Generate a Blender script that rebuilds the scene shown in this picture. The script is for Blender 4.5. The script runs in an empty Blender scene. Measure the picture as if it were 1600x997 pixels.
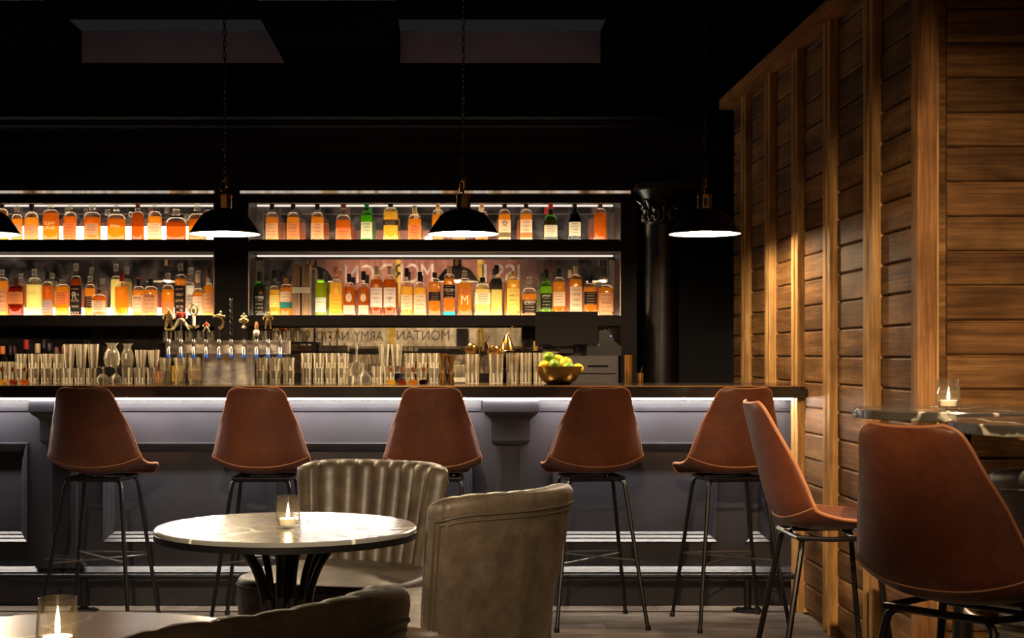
import bpy, bmesh, math, random
from mathutils import Vector, Matrix
random.seed(7)
R = math.radians
SC = bpy.context.scene
COL = SC.collection

# ------------------------------------------------------------------ camera, exposure, large lights
F, CX, CY, H = 2250.0, 700.0, 553.0, 1.2185      # focal length, principal point (px of 1600x997), eye height
cam_d = bpy.data.cameras.new('camera'); cam = bpy.data.objects.new('camera', cam_d); COL.objects.link(cam)
cam_d.sensor_fit = 'HORIZONTAL'; cam_d.sensor_width = 36.0; cam_d.lens = F / 1600 * 36.0
cam_d.shift_x = (800 - CX) / 1600; cam_d.shift_y = (CY - 498.5) / 1600
cam_d.clip_start = 0.05; cam_d.clip_end = 100
cam.location = (0, 0, H); cam.rotation_euler = (R(90), 0, 0)
SC.camera = cam
vs = SC.view_settings
SC.display_settings.display_device = 'sRGB'
vs.view_transform = 'Standard'; vs.look = 'None'; vs.gamma = 1.0; vs.exposure = 0.0; vs.use_curve_mapping = False
SC.cycles.transparent_max_bounces = 40
SC.cycles.max_bounces = 14
SC.cycles.sample_clamp_indirect = 4.0
SC.cycles.blur_glossy = 0.5
w = bpy.data.worlds.new('world'); SC.world = w; w.use_nodes = True
w.node_tree.nodes['Background'].inputs[0].default_value = (0.02, 0.025, 0.05, 1)
w.node_tree.nodes['Background'].inputs[1].default_value = 0.05

def spot(name, loc, target, energy, color, size, blend, radius):
    d = bpy.data.lights.new(name, 'SPOT'); d.energy = energy; d.color = color
    d.spot_size = R(size); d.spot_blend = blend; d.shadow_soft_size = radius
    o = bpy.data.objects.new(name, d); COL.objects.link(o); o.location = loc
    o.rotation_euler = (Vector(target) - Vector(loc)).to_track_quat('-Z', 'Y').to_euler()
    return o
WARM = (1.0, 0.74, 0.46)
spot('fill_spot_room', (-0.25, -1.3, 2.75), (0.1, 3.4, 0.6), 65, WARM, 54, 0.8, 0.07)  # added fill light from behind the camera, no fixture
spot('track_spot_table', (-0.35, -0.4, 2.98), (-0.52, 4.85, 0.74), 1150, (1.0, 0.78, 0.52), 23, 0.8, 0.035)
spot('track_spot_wall', (-0.2, -0.4, 2.98), (1.66, 5.3, 1.0), 1900, (1.0, 0.69, 0.38), 25, 1.0, 0.05)
spot('fill_spot_right', (1.7, -0.4, 2.8), (1.2, 3.3, 0.75), 90, WARM, 40, 0.8, 0.06)  # added fill light, brightens the stool in the right foreground
spot('downlight_high_table', (1.35, 4.05, 2.98), (1.32, 4.15, 0.0), 320, WARM, 60, 0.9, 0.04)
spot('fill_spot_mural', (-0.6, -0.7, 2.85), (-0.4, -2.6, 1.75), 700, (1.0, 0.76, 0.5), 100, 0.6, 0.1)  # added unseen light, brightens the sign wall for the mirrors

# ------------------------------------------------------------------ helpers
def P(px, py, Y): return Vector(((px - CX) * Y / F, Y, H - (py - CY) * Y / F))
def PX(px, Y): return (px - CX) * Y / F
def PZ(py, Y): return H - (py - CY) * Y / F

class MB:
    def __init__(s): s.v = []; s.f = []
    def add(s, v, f):
        b = len(s.v); s.v += [tuple(q) for q in v]; s.f += [tuple(i + b for i in q) for q in f]; return s
    def box(s, x0, x1, y0, y1, z0, z1):
        v = [(x, y, z) for z in (z0, z1) for y in (y0, y1) for x in (x0, x1)]
        return s.add(v, [(0, 2, 3, 1), (4, 5, 7, 6), (0, 1, 5, 4), (2, 6, 7, 3), (0, 4, 6, 2), (1, 3, 7, 5)])
    def prism(s, poly, a, b, axis='x'):
        n = len(poly)
        def m(p, t):
            return (t, p[0], p[1]) if axis == 'x' else ((p[0], t, p[1]) if axis == 'y' else (p[0], p[1], t))
        v = [m(p, a) for p in poly] + [m(p, b) for p in poly]
        f = [(i, (i + 1) % n, n + (i + 1) % n, n + i) for i in range(n)]
        return s.add(v, f + [tuple(range(n))[::-1], tuple(range(n, 2 * n))])
    def cbox(s, x0, x1, y0, y1, z0, z1, c):
        """box with chamfered vertical/horizontal front edges: octagon in xz extruded in y"""
        po = [(x0 + c, z0), (x1 - c, z0), (x1, z0 + c), (x1, z1 - c), (x1 - c, z1), (x0 + c, z1), (x0, z1 - c), (x0, z0 + c)]
        return s.prism(po, y0, y1, 'y')
    def lathe(s, prof, n=24, c=(0, 0, 0), sx=1, sy=1, pw=None, caps=True):
        """prof: (r,z) or (r,z,p) ; p = superellipse power of that ring"""
        v = []; f = []
        for q in prof:
            r, z = q[0], q[1]; p = q[2] if len(q) > 2 else (pw or 2)
            for i in range(n):
                a = 2 * math.pi * (i + 0.5) / n; ca, sa = math.cos(a), math.sin(a)
                k = (abs(ca) ** p + abs(sa) ** p) ** (-1 / p) if p != 2 else 1
                v.append((c[0] + r * k * ca * sx, c[1] + r * k * sa * sy, c[2] + z))
        for j in range(len(prof) - 1):
            for i in range(n):
                a, b = j * n + i, j * n + (i + 1) % n
                f.append((a, b, b + n, a + n))
        if caps:
            if prof[0][0] > 1e-6: f.append(tuple(range(n))[::-1])
            if prof[-1][0] > 1e-6: f.append(tuple(range((len(prof) - 1) * n, len(prof) * n)))
        return s.add(v, f)
    def tube(s, path, r, n=8, closed=False, caps=True):
        path = [Vector(p) for p in path]; m = len(path)
        rs = r if isinstance(r, (list, tuple)) else [r] * m
        v = []; f = []; up = None
        for i, p in enumerate(path):
            if closed: t = path[(i + 1) % m] - path[i - 1]
            else: t = path[min(i + 1, m - 1)] - path[max(i - 1, 0)]
            t.normalize()
            if up is None:
                up = Vector((0, 0, 1)) if abs(t.z) < 0.9 else Vector((1, 0, 0))
            a = t.cross(up)
            if a.length < 1e-6: a = t.cross(Vector((0, 1, 0)))
            a.normalize(); b = a.cross(t).normalized(); up = b
            for k in range(n):
                th = 2 * math.pi * k / n
                v.append(p + (a * math.cos(th) + b * math.sin(th)) * rs[i])
        for i in range(m if closed else m - 1):
            for k in range(n):
                a0 = i * n + k; a1 = i * n + (k + 1) % n; o = ((i + 1) % m) * n
                f.append((a0, a1, o + (k + 1) % n, o + k))
        if caps and not closed:
            f += [tuple(range(n))[::-1], tuple(range((m - 1) * n, m * n))]
        return s.add(v, f)
    def grid(s, fn, nu, nv, cu=False, flip=False):
        v = [fn(i / (nu if cu else nu - 1), j / (nv - 1)) for j in range(nv) for i in range(nu)]
        f = []
        for j in range(nv - 1):
            for i in range(nu if cu else nu - 1):
                a = j * nu + i; b = j * nu + (i + 1) % nu
                q = (a, b, b + nu, a + nu); f.append(q[::-1] if flip else q)
        return s.add(v, f)
    def sphere(s, c, r, n=16, m=10, sx=1, sy=1, sz=1):
        pr = [(max(1e-7, r * math.sin(math.pi * j / m)), -r * math.cos(math.pi * j / m) * sz) for j in range(m + 1)]
        return s.lathe(pr, n, c, sx, sy)
    def xf(s, M):
        s.v = [tuple(M @ Vector(q)) for q in s.v]; return s
    def mesh(s, name, mat, smooth=True, angle=38):
        me = bpy.data.meshes.new(name); me.from_pydata(s.v, [], s.f)
        bm = bmesh.new(); bm.from_mesh(me)
        bmesh.ops.remove_doubles(bm, verts=bm.verts, dist=1e-6)
        bmesh.ops.recalc_face_normals(bm, faces=bm.faces); bm.to_mesh(me); bm.free()
        if smooth:
            me.polygons.foreach_set('use_smooth', [True] * len(me.polygons))
            me.set_sharp_from_angle(angle=R(angle))
        if mat: me.materials.append(mat)
        me.update(); return me
    def build(s, name, mat, parent=None, smooth=True, angle=38, loc=None, color=None):
        return place(name, s.mesh(name, mat, smooth, angle), parent, loc, color)

def place(name, me, parent=None, loc=None, color=None, rz=0):
    o = bpy.data.objects.new(name, me); COL.objects.link(o)
    if parent: o.parent = parent
    if loc is not None: o.location = loc
    if rz: o.rotation_euler = (0, 0, rz)
    if color: o.color = (*color, 1) if len(color) == 3 else color
    return o
def tag(o, label, cat, group=None):
    o['label'] = label; o['category'] = cat
    if group: o['group'] = group
    return o
def thing(name, label, cat, loc=(0, 0, 0), rz=0, group=None):
    o = bpy.data.objects.new(name, None); COL.objects.link(o); o.empty_display_size = 0.05
    o.location = loc; o.rotation_euler = (0, 0, rz); return tag(o, label, cat, group)
def struct(o): o['kind'] = 'structure'; return o
def copy_tree(o, parent=None):
    c = o.copy(); COL.objects.link(c); c.parent = parent
    for ch in list(o.children): copy_tree(ch, c)
    return c
def put(o, loc, rz, label, group=None):
    o.location = loc; o.rotation_euler = (0, 0, rz); o['label'] = label
    if group: o['group'] = group
    return o
ORD = 'first second third fourth fifth sixth seventh eighth ninth tenth eleventh twelfth thirteenth fourteenth fifteenth sixteenth seventeenth eighteenth nineteenth twentieth'.split()
def ordn(i):
    return ORD[i] if i < 20 else ('twenty-' + ORD[i - 20] if i < 29 else 'thirtieth')

def catmull(pts, t):
    n = len(pts) - 1; x = min(max(t, 0), 1) * n; i = min(int(x), n - 1); u = x - i
    p0, p1, p2, p3 = pts[max(i - 1, 0)], pts[i], pts[i + 1], pts[min(i + 2, n)]
    return [0.5 * (2 * b + (c - a) * u + (2 * a - 5 * b + 4 * c - d) * u * u + (3 * b - a - 3 * c + d) * u ** 3) for a, b, c, d in zip(p0, p1, p2, p3)]

# ------------------------------------------------------------------ materials
def newmat(name):
    m = bpy.data.materials.new(name); m.use_nodes = True; nt = m.node_tree; nt.nodes.clear()
    out = nt.nodes.new('ShaderNodeOutputMaterial'); return m, nt, out
def nd(nt, t, **kw):
    n = nt.nodes.new(t)
    for k, v in kw.items():
        if k in n.inputs: n.inputs[k].default_value = v
        else: setattr(n, k, v)
    return n
def bsdf(nt, out, **kw):
    b = nt.nodes.new('ShaderNodeBsdfPrincipled')
    for k, v in kw.items(): b.inputs[k.replace('_', ' ')].default_value = v
    nt.links.new(b.outputs[0], out.inputs[0]); return b
def c4(c): return (*c, 1) if len(c) == 3 else c
def ramp(nt, fac, stops):
    r = nt.nodes.new('ShaderNodeValToRGB'); e = r.color_ramp.elements
    while len(e) < len(stops): e.new(0.5)
    for i, (p, c) in enumerate(stops): e[i].position = p; e[i].color = c4(c)
    nt.links.new(fac, r.inputs[0]); return r.outputs[0]
def coords(nt, kind='Object', scale=(1, 1, 1), rnd=0.0):
    tc = nt.nodes.new('ShaderNodeTexCoord'); o = tc.outputs[kind]
    if rnd:
        oi = nt.nodes.new('ShaderNodeObjectInfo'); mu = nd(nt, 'ShaderNodeMath', operation='MULTIPLY'); mu.inputs[1].default_value = rnd
        nt.links.new(oi.outputs['Random'], mu.inputs[0]); cb = nt.nodes.new('ShaderNodeCombineXYZ')
        for i in range(3): nt.links.new(mu.outputs[0], cb.inputs[i])
        ad = nd(nt, 'ShaderNodeVectorMath', operation='ADD'); nt.links.new(o, ad.inputs[0]); nt.links.new(cb.outputs[0], ad.inputs[1]); o = ad.outputs[0]
    mp = nt.nodes.new('ShaderNodeMapping'); mp.inputs['Scale'].default_value = scale; nt.links.new(o, mp.inputs[0])
    return mp.outputs[0]
def noise(nt, vec, scale, detail=4, rough=0.55, dist=0.0):
    n = nd(nt, 'ShaderNodeTexNoise'); n.inputs['Scale'].default_value = scale; n.inputs['Detail'].default_value = detail
    n.inputs['Roughness'].default_value = rough; n.inputs['Distortion'].default_value = dist
    nt.links.new(vec, n.inputs['Vector']); return n.outputs[0]
def bump(nt, b, h, strength, dist=0.01):
    bp = nd(nt, 'ShaderNodeBump'); bp.inputs['Strength'].default_value = strength; bp.inputs['Distance'].default_value = dist
    nt.links.new(h, bp.inputs['Height']); nt.links.new(bp.outputs[0], b.inputs['Normal'])
def mixc(nt, fac, a, b, mode='MIX'):
    m = nd(nt, 'ShaderNodeMix', data_type='RGBA', blend_type=mode)
    for s, v in ((m.inputs[0], fac), (m.inputs[6], a), (m.inputs[7], b)):
        if hasattr(v, 'links'): nt.links.new(v, s)
        elif isinstance(v, (int, float)): s.default_value = v
        else: s.default_value = c4(v)
    return m.outputs[2]

def plain(name, col, rough=0.5, metal=0.0, var=0.0, vscale=6, spec=0.5, bumpk=0.0, coat=0.0):
    m, nt, out = newmat(name); b = bsdf(nt, out, Roughness=rough, Metallic=metal)
    b.inputs['Specular IOR Level'].default_value = spec; b.inputs['Coat Weight'].default_value = coat
    v = coords(nt, 'Object', rnd=5.0); n = noise(nt, v, vscale, 5)
    lo = tuple(max(0, c * (1 - var)) for c in col); hi = tuple(c * (1 + var) for c in col)
    nt.links.new(ramp(nt, n, [(0.3, lo), (0.7, hi)]), b.inputs['Base Color'])
    if bumpk: bump(nt, b, noise(nt, v, vscale * 8, 4), bumpk, 0.004)
    return m
def wood(name, dark, mid, light, along='x', rough=0.66, var=0.5, fine=1.0):
    m, nt, out = newmat(name); b = bsdf(nt, out, Roughness=rough); b.inputs['Specular IOR Level'].default_value = 0.12
    sc = {'x': (0.9, 9, 9), 'z': (9, 9, 0.9), 'y': (9, 0.9, 9)}[along]
    v = coords(nt, 'Object', sc, rnd=13.0)
    n1 = noise(nt, v, 1.6, 6, 0.6, 0.6)
    sc2 = tuple(k * (4.5 if k > 1 else 1.6) for k in sc); v2 = coords(nt, 'Object', sc2, rnd=7.0)
    n2 = noise(nt, v2, 2.2 * fine, 5, 0.65)
    c1 = ramp(nt, n1, [(0.28, dark), (0.5, mid), (0.75, light)])
    c2 = ramp(nt, n2, [(0.35, (0.55, 0.55, 0.55)), (0.65, (1.1, 1.1, 1.1))])
    cc = mixc(nt, 1.0, c1, c2, 'MULTIPLY')
    vb = coords(nt, 'Object', (1, 1, 1), rnd=9.0)
    blot = ramp(nt, noise(nt, vb, 3.2, 3, 0.6), [(0.34, (0.42, 0.40, 0.40)), (0.56, (1.0, 1.0, 1.0))])
    cc = mixc(nt, 0.75, cc, mixc(nt, 1.0, cc, blot, 'MULTIPLY'))
    oi = nt.nodes.new('ShaderNodeObjectInfo')
    hv = ramp(nt, oi.outputs['Random'], [(0.0, (1 - var * 0.6,) * 3), (1.0, (1 + var * 0.45,) * 3)])
    cc = mixc(nt, 1.0, cc, hv, 'MULTIPLY')
    nt.links.new(cc, b.inputs['Base Color']); bump(nt, b, n2, 0.35, 0.004); return m
def emit(name, col, st):
    m, nt, out = newmat(name); e = nd(nt, 'ShaderNodeEmission'); e.inputs[0].default_value = c4(col); e.inputs[1].default_value = st
    nt.links.new(e.outputs[0], out.inputs[0]); return m
def thin_glass(name, tint=(0.97, 0.97, 0.95), gloss=1.0, rough=0.03, use_color=False, haze=0.0):
    m, nt, out = newmat(name)
    t = nd(nt, 'ShaderNodeBsdfTransparent'); t.inputs[0].default_value = c4(tint)
    if use_color:
        oi = nt.nodes.new('ShaderNodeObjectInfo'); nt.links.new(oi.outputs['Color'], t.inputs[0])
    g = nd(nt, 'ShaderNodeBsdfGlossy'); g.inputs['Roughness'].default_value = rough; g.inputs[0].default_value = (1, 1, 1, 1)
    lw = nd(nt, 'ShaderNodeLayerWeight'); lw.inputs['Blend'].default_value = 0.5
    p4 = nd(nt, 'ShaderNodeMath', operation='POWER'); p4.inputs[1].default_value = 4.0; nt.links.new(lw.outputs['Facing'], p4.inputs[0])
    mu = nd(nt, 'ShaderNodeMath', operation='MULTIPLY_ADD', use_clamp=True); mu.inputs[1].default_value = 0.85 * gloss; mu.inputs[2].default_value = 0.045 * gloss; nt.links.new(p4.outputs[0], mu.inputs[0])
    mx = nd(nt, 'ShaderNodeMixShader'); nt.links.new(mu.outputs[0], mx.inputs[0]); nt.links.new(t.outputs[0], mx.inputs[1]); nt.links.new(g.outputs[0], mx.inputs[2])
    res = mx
    if haze:
        d = nd(nt, 'ShaderNodeBsdfTranslucent'); d.inputs[0].default_value = (0.98, 0.89, 0.70, 1); d2 = nd(nt, 'ShaderNodeBsdfDiffuse'); d2.inputs[0].default_value = (0.98, 0.89, 0.70, 1)
        m0 = nd(nt, 'ShaderNodeMixShader'); m0.inputs[0].default_value = 0.7; nt.links.new(d.outputs[0], m0.inputs[1]); nt.links.new(d2.outputs[0], m0.inputs[2])
        m2 = nd(nt, 'ShaderNodeMixShader'); m2.inputs[0].default_value = haze; nt.links.new(mx.outputs[0], m2.inputs[1]); nt.links.new(m0.outputs[0], m2.inputs[2]); res = m2
    nt.links.new(res.outputs[0], out.inputs[0]); return m
def liquid_mat(name):
    m, nt, out = newmat(name); oi = nt.nodes.new('ShaderNodeObjectInfo')
    t = nd(nt, 'ShaderNodeBsdfTransparent'); l = nd(nt, 'ShaderNodeBsdfTranslucent')
    nt.links.new(oi.outputs['Color'], t.inputs[0]); nt.links.new(oi.outputs['Color'], l.inputs[0])
    mx = nd(nt, 'ShaderNodeMixShader'); mx.inputs[0].default_value = 0.36
    nt.links.new(t.outputs[0], mx.inputs[1]); nt.links.new(l.outputs[0], mx.inputs[2]); nt.links.new(mx.outputs[0], out.inputs[0]); return m
def paper_mat(name, print_amt=1.0, trans=0.32):
    """label paper, colour from the object, rows of tiny print"""
    m, nt, out = newmat(name); oi = nt.nodes.new('ShaderNodeObjectInfo')
    v = coords(nt, 'Generated', (1, 1, 1)); sep = nt.nodes.new('ShaderNodeSeparateXYZ'); nt.links.new(v, sep.inputs[0])
    def mth(op, a, b=None):
        q = nd(nt, 'ShaderNodeMath', operation=op)
        for i, x in enumerate((a, b)):
            if x is None: continue
            if hasattr(x, 'links'): nt.links.new(x, q.inputs[i])
            else: q.inputs[i].default_value = x
        return q.outputs[0]
    rows = mth('GREATER_THAN', mth('SINE', mth('MULTIPLY', sep.outputs[2], 30.0)), 0.35)
    mid = mth('LESS_THAN', mth('ABSOLUTE', mth('SUBTRACT', sep.outputs[0], 0.5)), 0.33)
    low = mth('GREATER_THAN', mth('SUBTRACT', 0.9, sep.outputs[2]), 0.0)
    nv = coords(nt, 'Generated', (14, 1, 16), rnd=6.0); wn = mth('GREATER_THAN', noise(nt, nv, 1.5, 2), 0.5)
    k = mth('MULTIPLY', mth('MULTIPLY', rows, mid), mth('MULTIPLY', wn, low))
    k = mth('MULTIPLY', k, 0.75 * print_amt)
    ink = mixc(nt, 0.75, oi.outputs['Color'], (0.02, 0.015, 0.012))
    lum = nt.nodes.new('ShaderNodeRGBToBW'); nt.links.new(oi.outputs['Color'], lum.inputs[0])
    dk = mth('LESS_THAN', lum.outputs[0], 0.12); ink = mixc(nt, dk, ink, (0.55, 0.45, 0.3))
    col = mixc(nt, k, oi.outputs['Color'], ink)
    d = nd(nt, 'ShaderNodeBsdfDiffuse'); t = nd(nt, 'ShaderNodeBsdfTranslucent'); nt.links.new(col, d.inputs[0]); nt.links.new(col, t.inputs[0])
    mx = nd(nt, 'ShaderNodeMixShader'); mx.inputs[0].default_value = trans; nt.links.new(d.outputs[0], mx.inputs[1]); nt.links.new(t.outputs[0], mx.inputs[2])
    nt.links.new(mx.outputs[0], out.inputs[0]); return m
def objcol(name, rough=0.4, metal=0.0):
    m, nt, out = newmat(name); b = bsdf(nt, out, Roughness=rough, Metallic=metal); oi = nt.nodes.new('ShaderNodeObjectInfo')
    v = coords(nt, 'Object', rnd=4.0); n = ramp(nt, noise(nt, v, 30, 3), [(0.3, (0.8, 0.8, 0.8)), (0.7, (1.1, 1.1, 1.1))])
    nt.links.new(mixc(nt, 1.0, oi.outputs['Color'], n, 'MULTIPLY'), b.inputs['Base Color']); return m
def marble(name, base, dark, vein, rough=0.12):
    m, nt, out = newmat(name); b = bsdf(nt, out, Roughness=rough); b.inputs['Coat Weight'].default_value = 0.0
    v = coords(nt, 'Object', (1, 1, 1), rnd=3.0)
    cloud = ramp(nt, noise(nt, v, 5, 5), [(0.3, dark), (0.7, base)])
    vor = nd(nt, 'ShaderNodeTexVoronoi', feature='DISTANCE_TO_EDGE'); vor.inputs['Scale'].default_value = 3.4
    wn = nd(nt, 'ShaderNodeTexNoise'); wn.inputs['Scale'].default_value = 7; wn.inputs['Detail'].default_value = 6; nt.links.new(v, wn.inputs['Vector'])
    ad = nd(nt, 'ShaderNodeMix', data_type='VECTOR'); ad.inputs[0].default_value = 0.13; nt.links.new(v, ad.inputs[4]); nt.links.new(wn.outputs[1], ad.inputs[5])
    nt.links.new(ad.outputs[1], vor.inputs['Vector'])
    brk = ramp(nt, noise(nt, v, 6.0, 3), [(0.42, (0, 0, 0)), (0.52, (1, 1, 1))])
    line = ramp(nt, vor.outputs[0], [(0.0, (1, 1, 1)), (0.010, (0.8, 0.8, 0.8)), (0.026, (0, 0, 0))])
    k = mixc(nt, 1.0, line, brk, 'MULTIPLY')
    nt.links.new(mixc(nt, k, cloud, vein), b.inputs['Base Color']); return m
def hide(name, dark, mid, light, rough=0.5, scale=14, coat=0.0):
    """worn leather: mottled colour, fine grain"""
    m, nt, out = newmat(name); b = bsdf(nt, out, Roughness=rough); b.inputs['Coat Weight'].default_value = coat; b.inputs['Coat Roughness'].default_value = 0.4
    v = coords(nt, 'Object', rnd=8.0); n1 = noise(nt, v, scale * 0.4, 6, 0.65); n2 = noise(nt, v, scale * 5, 6, 0.7)
    c1 = ramp(nt, n1, [(0.3, dark), (0.52, mid), (0.75, light)]); c2 = ramp(nt, n2, [(0.3, (0.72, 0.72, 0.72)), (0.65, (1.08, 1.08, 1.08))])
    nt.links.new(mixc(nt, 1.0, c1, c2, 'MULTIPLY'), b.inputs['Base Color'])
    nt.links.new(ramp(nt, n1, [(0.3, (rough + .12,) * 3), (0.7, (rough - .08,) * 3)]), b.inputs['Roughness'])
    bump(nt, b, n2, 0.25, 0.002); return m

M = {}
M['wood'] = wood('stained_cedar', (0.068, 0.029, 0.010), (0.168, 0.082, 0.030), (0.285, 0.155, 0.062), 'x')
M['post_wood'] = wood('oiled_pine', (0.26, 0.135, 0.042), (0.42, 0.235, 0.082), (0.54, 0.32, 0.125), 'z', var=0.25)
M['corner_wood'] = wood('sawn_fir', (0.17, 0.072, 0.026), (0.30, 0.145, 0.055), (0.40, 0.21, 0.085), 'z', var=0.1)
M['trim_wood'] = wood('oiled_pine_rail', (0.16, 0.062, 0.02), (0.27, 0.12, 0.042), (0.38, 0.19, 0.07), 'y', var=0.2)
M['floor_wood'] = wood('grey_oak', (0.13, 0.105, 0.085), (0.20, 0.165, 0.135), (0.26, 0.22, 0.18), 'x', rough=0.5, var=0.2)
M['navy'] = plain('slate_navy_paint', (0.0255, 0.0255, 0.033), 0.28, var=0.25, vscale=4)
M['navy_dark'] = plain('midnight_paint', (0.0024, 0.0024, 0.0058), 0.6, var=0.3, vscale=3, spec=0.25)
M['black_gloss'] = plain('black_lacquer', (0.0052, 0.0030, 0.0032), 0.32, var=0.3, vscale=3)
M['black_wall'] = plain('black_ceiling_paint', (0.0012, 0.0012, 0.0022), 1.0, var=0.3, spec=0.0)
M['counter'] = plain('dark_stone_counter', (0.022, 0.018, 0.017), 0.16, var=0.4, vscale=9)
M['black_metal'] = plain('black_steel', (0.008, 0.007, 0.008), 0.35, var=0.2, metal=0.3)
M['rod_metal'] = plain('worn_steel_rod', (0.20, 0.18, 0.17), 0.3, metal=0.9, var=0.2)
M['steel'] = plain('polished_steel', (0.70, 0.66, 0.60), 0.27, metal=1.0, var=0.08)
M['steel_dull'] = plain('brushed_steel', (0.42, 0.38, 0.34), 0.34, metal=1.0, var=0.15, vscale=20)
M['brass'] = plain('aged_brass', (0.62, 0.36, 0.11), 0.26, metal=1.0, var=0.2)
M['gold'] = plain('spun_brass', (0.75, 0.42, 0.10), 0.24, metal=1.0, var=0.12, vscale=12)
M['enamel'] = plain('black_enamel', (0.006, 0.005, 0.005), 0.32, var=0.2)
M['white_enamel'] = plain('white_enamel', (0.85, 0.83, 0.78), 0.5, var=0.03)
M['leather'] = hide('cognac_leather', (0.082, 0.021, 0.009), (0.128, 0.035, 0.0145), (0.19, 0.060, 0.025), 0.46, 10, coat=0.15)
M['leather_edge_lit'] = plain('leather_piping_lit', (0.40, 0.165, 0.08), 0.45, var=0.15)  # piping lightened, overhead highlight put into its colour
M['stitch'] = plain('tan_thread', (0.45, 0.22, 0.11), 0.7, var=0.2)
M['taupe'] = hide('taupe_suede_leather', (0.055, 0.039, 0.026), (0.102, 0.075, 0.050), (0.165, 0.127, 0.087), 0.44, 34, coat=0.22)
M['taupe_welt'] = plain('taupe_welt', (0.065, 0.048, 0.033), 0.6, var=0.2)
M['grey_leather'] = hide('grey_leather', (0.05, 0.046, 0.042), (0.09, 0.084, 0.075), (0.15, 0.14, 0.125), 0.4, 16, coat=0.2)
M['marble'] = marble('grey_marble', (0.235, 0.23, 0.205), (0.165, 0.162, 0.145), (0.90, 0.86, 0.76), 0.25)
M['marble_dark'] = marble('dark_marble', (0.055, 0.05, 0.045), (0.03, 0.028, 0.026), (0.45, 0.42, 0.36))
M['glass'] = thin_glass('clear_glass', (0.985, 0.982, 0.97), 1.7, 0.05, haze=0.006)
M['cut_glass'] = thin_glass('cut_glass', (0.95, 0.935, 0.90), 1.9, 0.06, haze=0.06)
M['glint_streak'] = thin_glass('glint_streak_glass', (0.97, 0.94, 0.88), 1.5, 0.12, haze=0.62)  # pale hazy streaks, highlights put into the glass colour
M['bottle_glass'] = thin_glass('bottle_glass', use_color=True, gloss=1.0, rough=0.06)
M['liquid'] = liquid_mat('spirit')
M['paper'] = paper_mat('label_paper')
M['paint_col'] = objcol('coloured_enamel', 0.38)
M['metal_col'] = objcol('coloured_metal', 0.3, 0.9)
M['led'] = emit('led_strip', (1.0, 0.90, 0.78), 140.0)
M['led_shelf'] = emit('led_shelf_panel', (1.0, 0.86, 0.62), 8.0)
M['led_line'] = emit('led_line', (1.0, 0.88, 0.74), 0.95)
M['bulb'] = emit('lamp_bulb', (1.0, 0.74, 0.45), 1100.0)
M['flame'] = emit('candle_flame', (1.0, 0.64, 0.28), 300.0)
M['sky_panel'] = emit('dusk_skylight', (0.88, 0.86, 1.0), 0.012)

# wax glows a little where the flame shines through it
def wax_mat():
    m, nt, out = newmat('tealight_wax'); b = bsdf(nt, out, Roughness=0.5); b.inputs['Base Color'].default_value = (0.9, 0.8, 0.62, 1)
    b.inputs['Subsurface Weight'].default_value = 0.6; b.inputs['Subsurface Radius'].default_value = (0.02, 0.012, 0.006); return m
M['wax'] = wax_mat()
def mirror_mat():
    m, nt, out = newmat('antique_mirror'); v = coords(nt, 'Object')
    n = noise(nt, v, 9.0, 8, 0.7, 0.3); n2 = noise(nt, v, 2.1, 4, 0.6)
    g = nd(nt, 'ShaderNodeBsdfGlossy'); g.inputs['Roughness'].default_value = 0.015
    nt.links.new(ramp(nt, n2, [(0.3, (0.50, 0.47, 0.44)), (0.7, (0.72, 0.69, 0.66))]), g.inputs[0])
    d = nd(nt, 'ShaderNodeBsdfDiffuse'); nt.links.new(ramp(nt, n, [(0.35, (0.05, 0.045, 0.05)), (0.7, (0.16, 0.14, 0.14))]), d.inputs[0])
    k = ramp(nt, n, [(0.42, (0.10, 0.10, 0.10)), (0.62, (0.42, 0.42, 0.42))])
    mx = nd(nt, 'ShaderNodeMixShader'); nt.links.new(k, mx.inputs[0]); nt.links.new(g.outputs[0], mx.inputs[1]); nt.links.new(d.outputs[0], mx.inputs[2])
    nt.links.new(mx.outputs[0], out.inputs[0]); return m
M['mirror'] = mirror_mat()
def mural_mat(name, a, b_, c):
    m, nt, out = newmat(name); b = bsdf(nt, out, Roughness=0.85); v = coords(nt, 'Object')
    vs_ = coords(nt, 'Object', (5, 1, 0.8))
    c1 = ramp(nt, noise(nt, v, 2.2, 8, 0.7), [(0.3, a), (0.5, b_), (0.72, c)])
    dr = ramp(nt, noise(nt, vs_, 3.0, 6, 0.7), [(0.36, (0.35, 0.32, 0.3)), (0.6, (1, 1, 1))])
    nt.links.new(mixc(nt, 0.8, c1, mixc(nt, 1.0, c1, dr, 'MULTIPLY')), b.inputs['Base Color']); return m
M['mural_red'] = mural_mat('faded_red_sign_paint', (0.10, 0.035, 0.028), (0.24, 0.085, 0.065), (0.34, 0.16, 0.12))
M['mural_cream'] = mural_mat('faded_cream_sign_paint', (0.32, 0.26, 0.17), (0.55, 0.47, 0.33), (0.66, 0.58, 0.42))
M['mural_white'] = mural_mat('worn_white_lettering', (0.30, 0.24, 0.22), (0.50, 0.42, 0.38), (0.6, 0.52, 0.48))
M['mural_black'] = mural_mat('worn_black_lettering', (0.03, 0.025, 0.025), (0.055, 0.045, 0.04), (0.20, 0.16, 0.12))
M['mural_yellow'] = mural_mat('worn_yellow_paint', (0.25, 0.16, 0.03), (0.48, 0.32, 0.05), (0.6, 0.42, 0.08))
M['plaster'] = mural_mat('brown_plaster', (0.05, 0.032, 0.022), (0.11, 0.075, 0.05), (0.18, 0.13, 0.09))

# ------------------------------------------------------------------ room shell
YB = 9.30                       # back wall
XL, XR, YF, ZC = -5.2, 5.2, -2.6, 3.02
floor = struct(MB().box(XL, XR, YF, YB, -0.08, -0.012).build('floor', M['floor_wood']))
floor['label'] = 'grey timber floor of wide planks'; 
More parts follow.
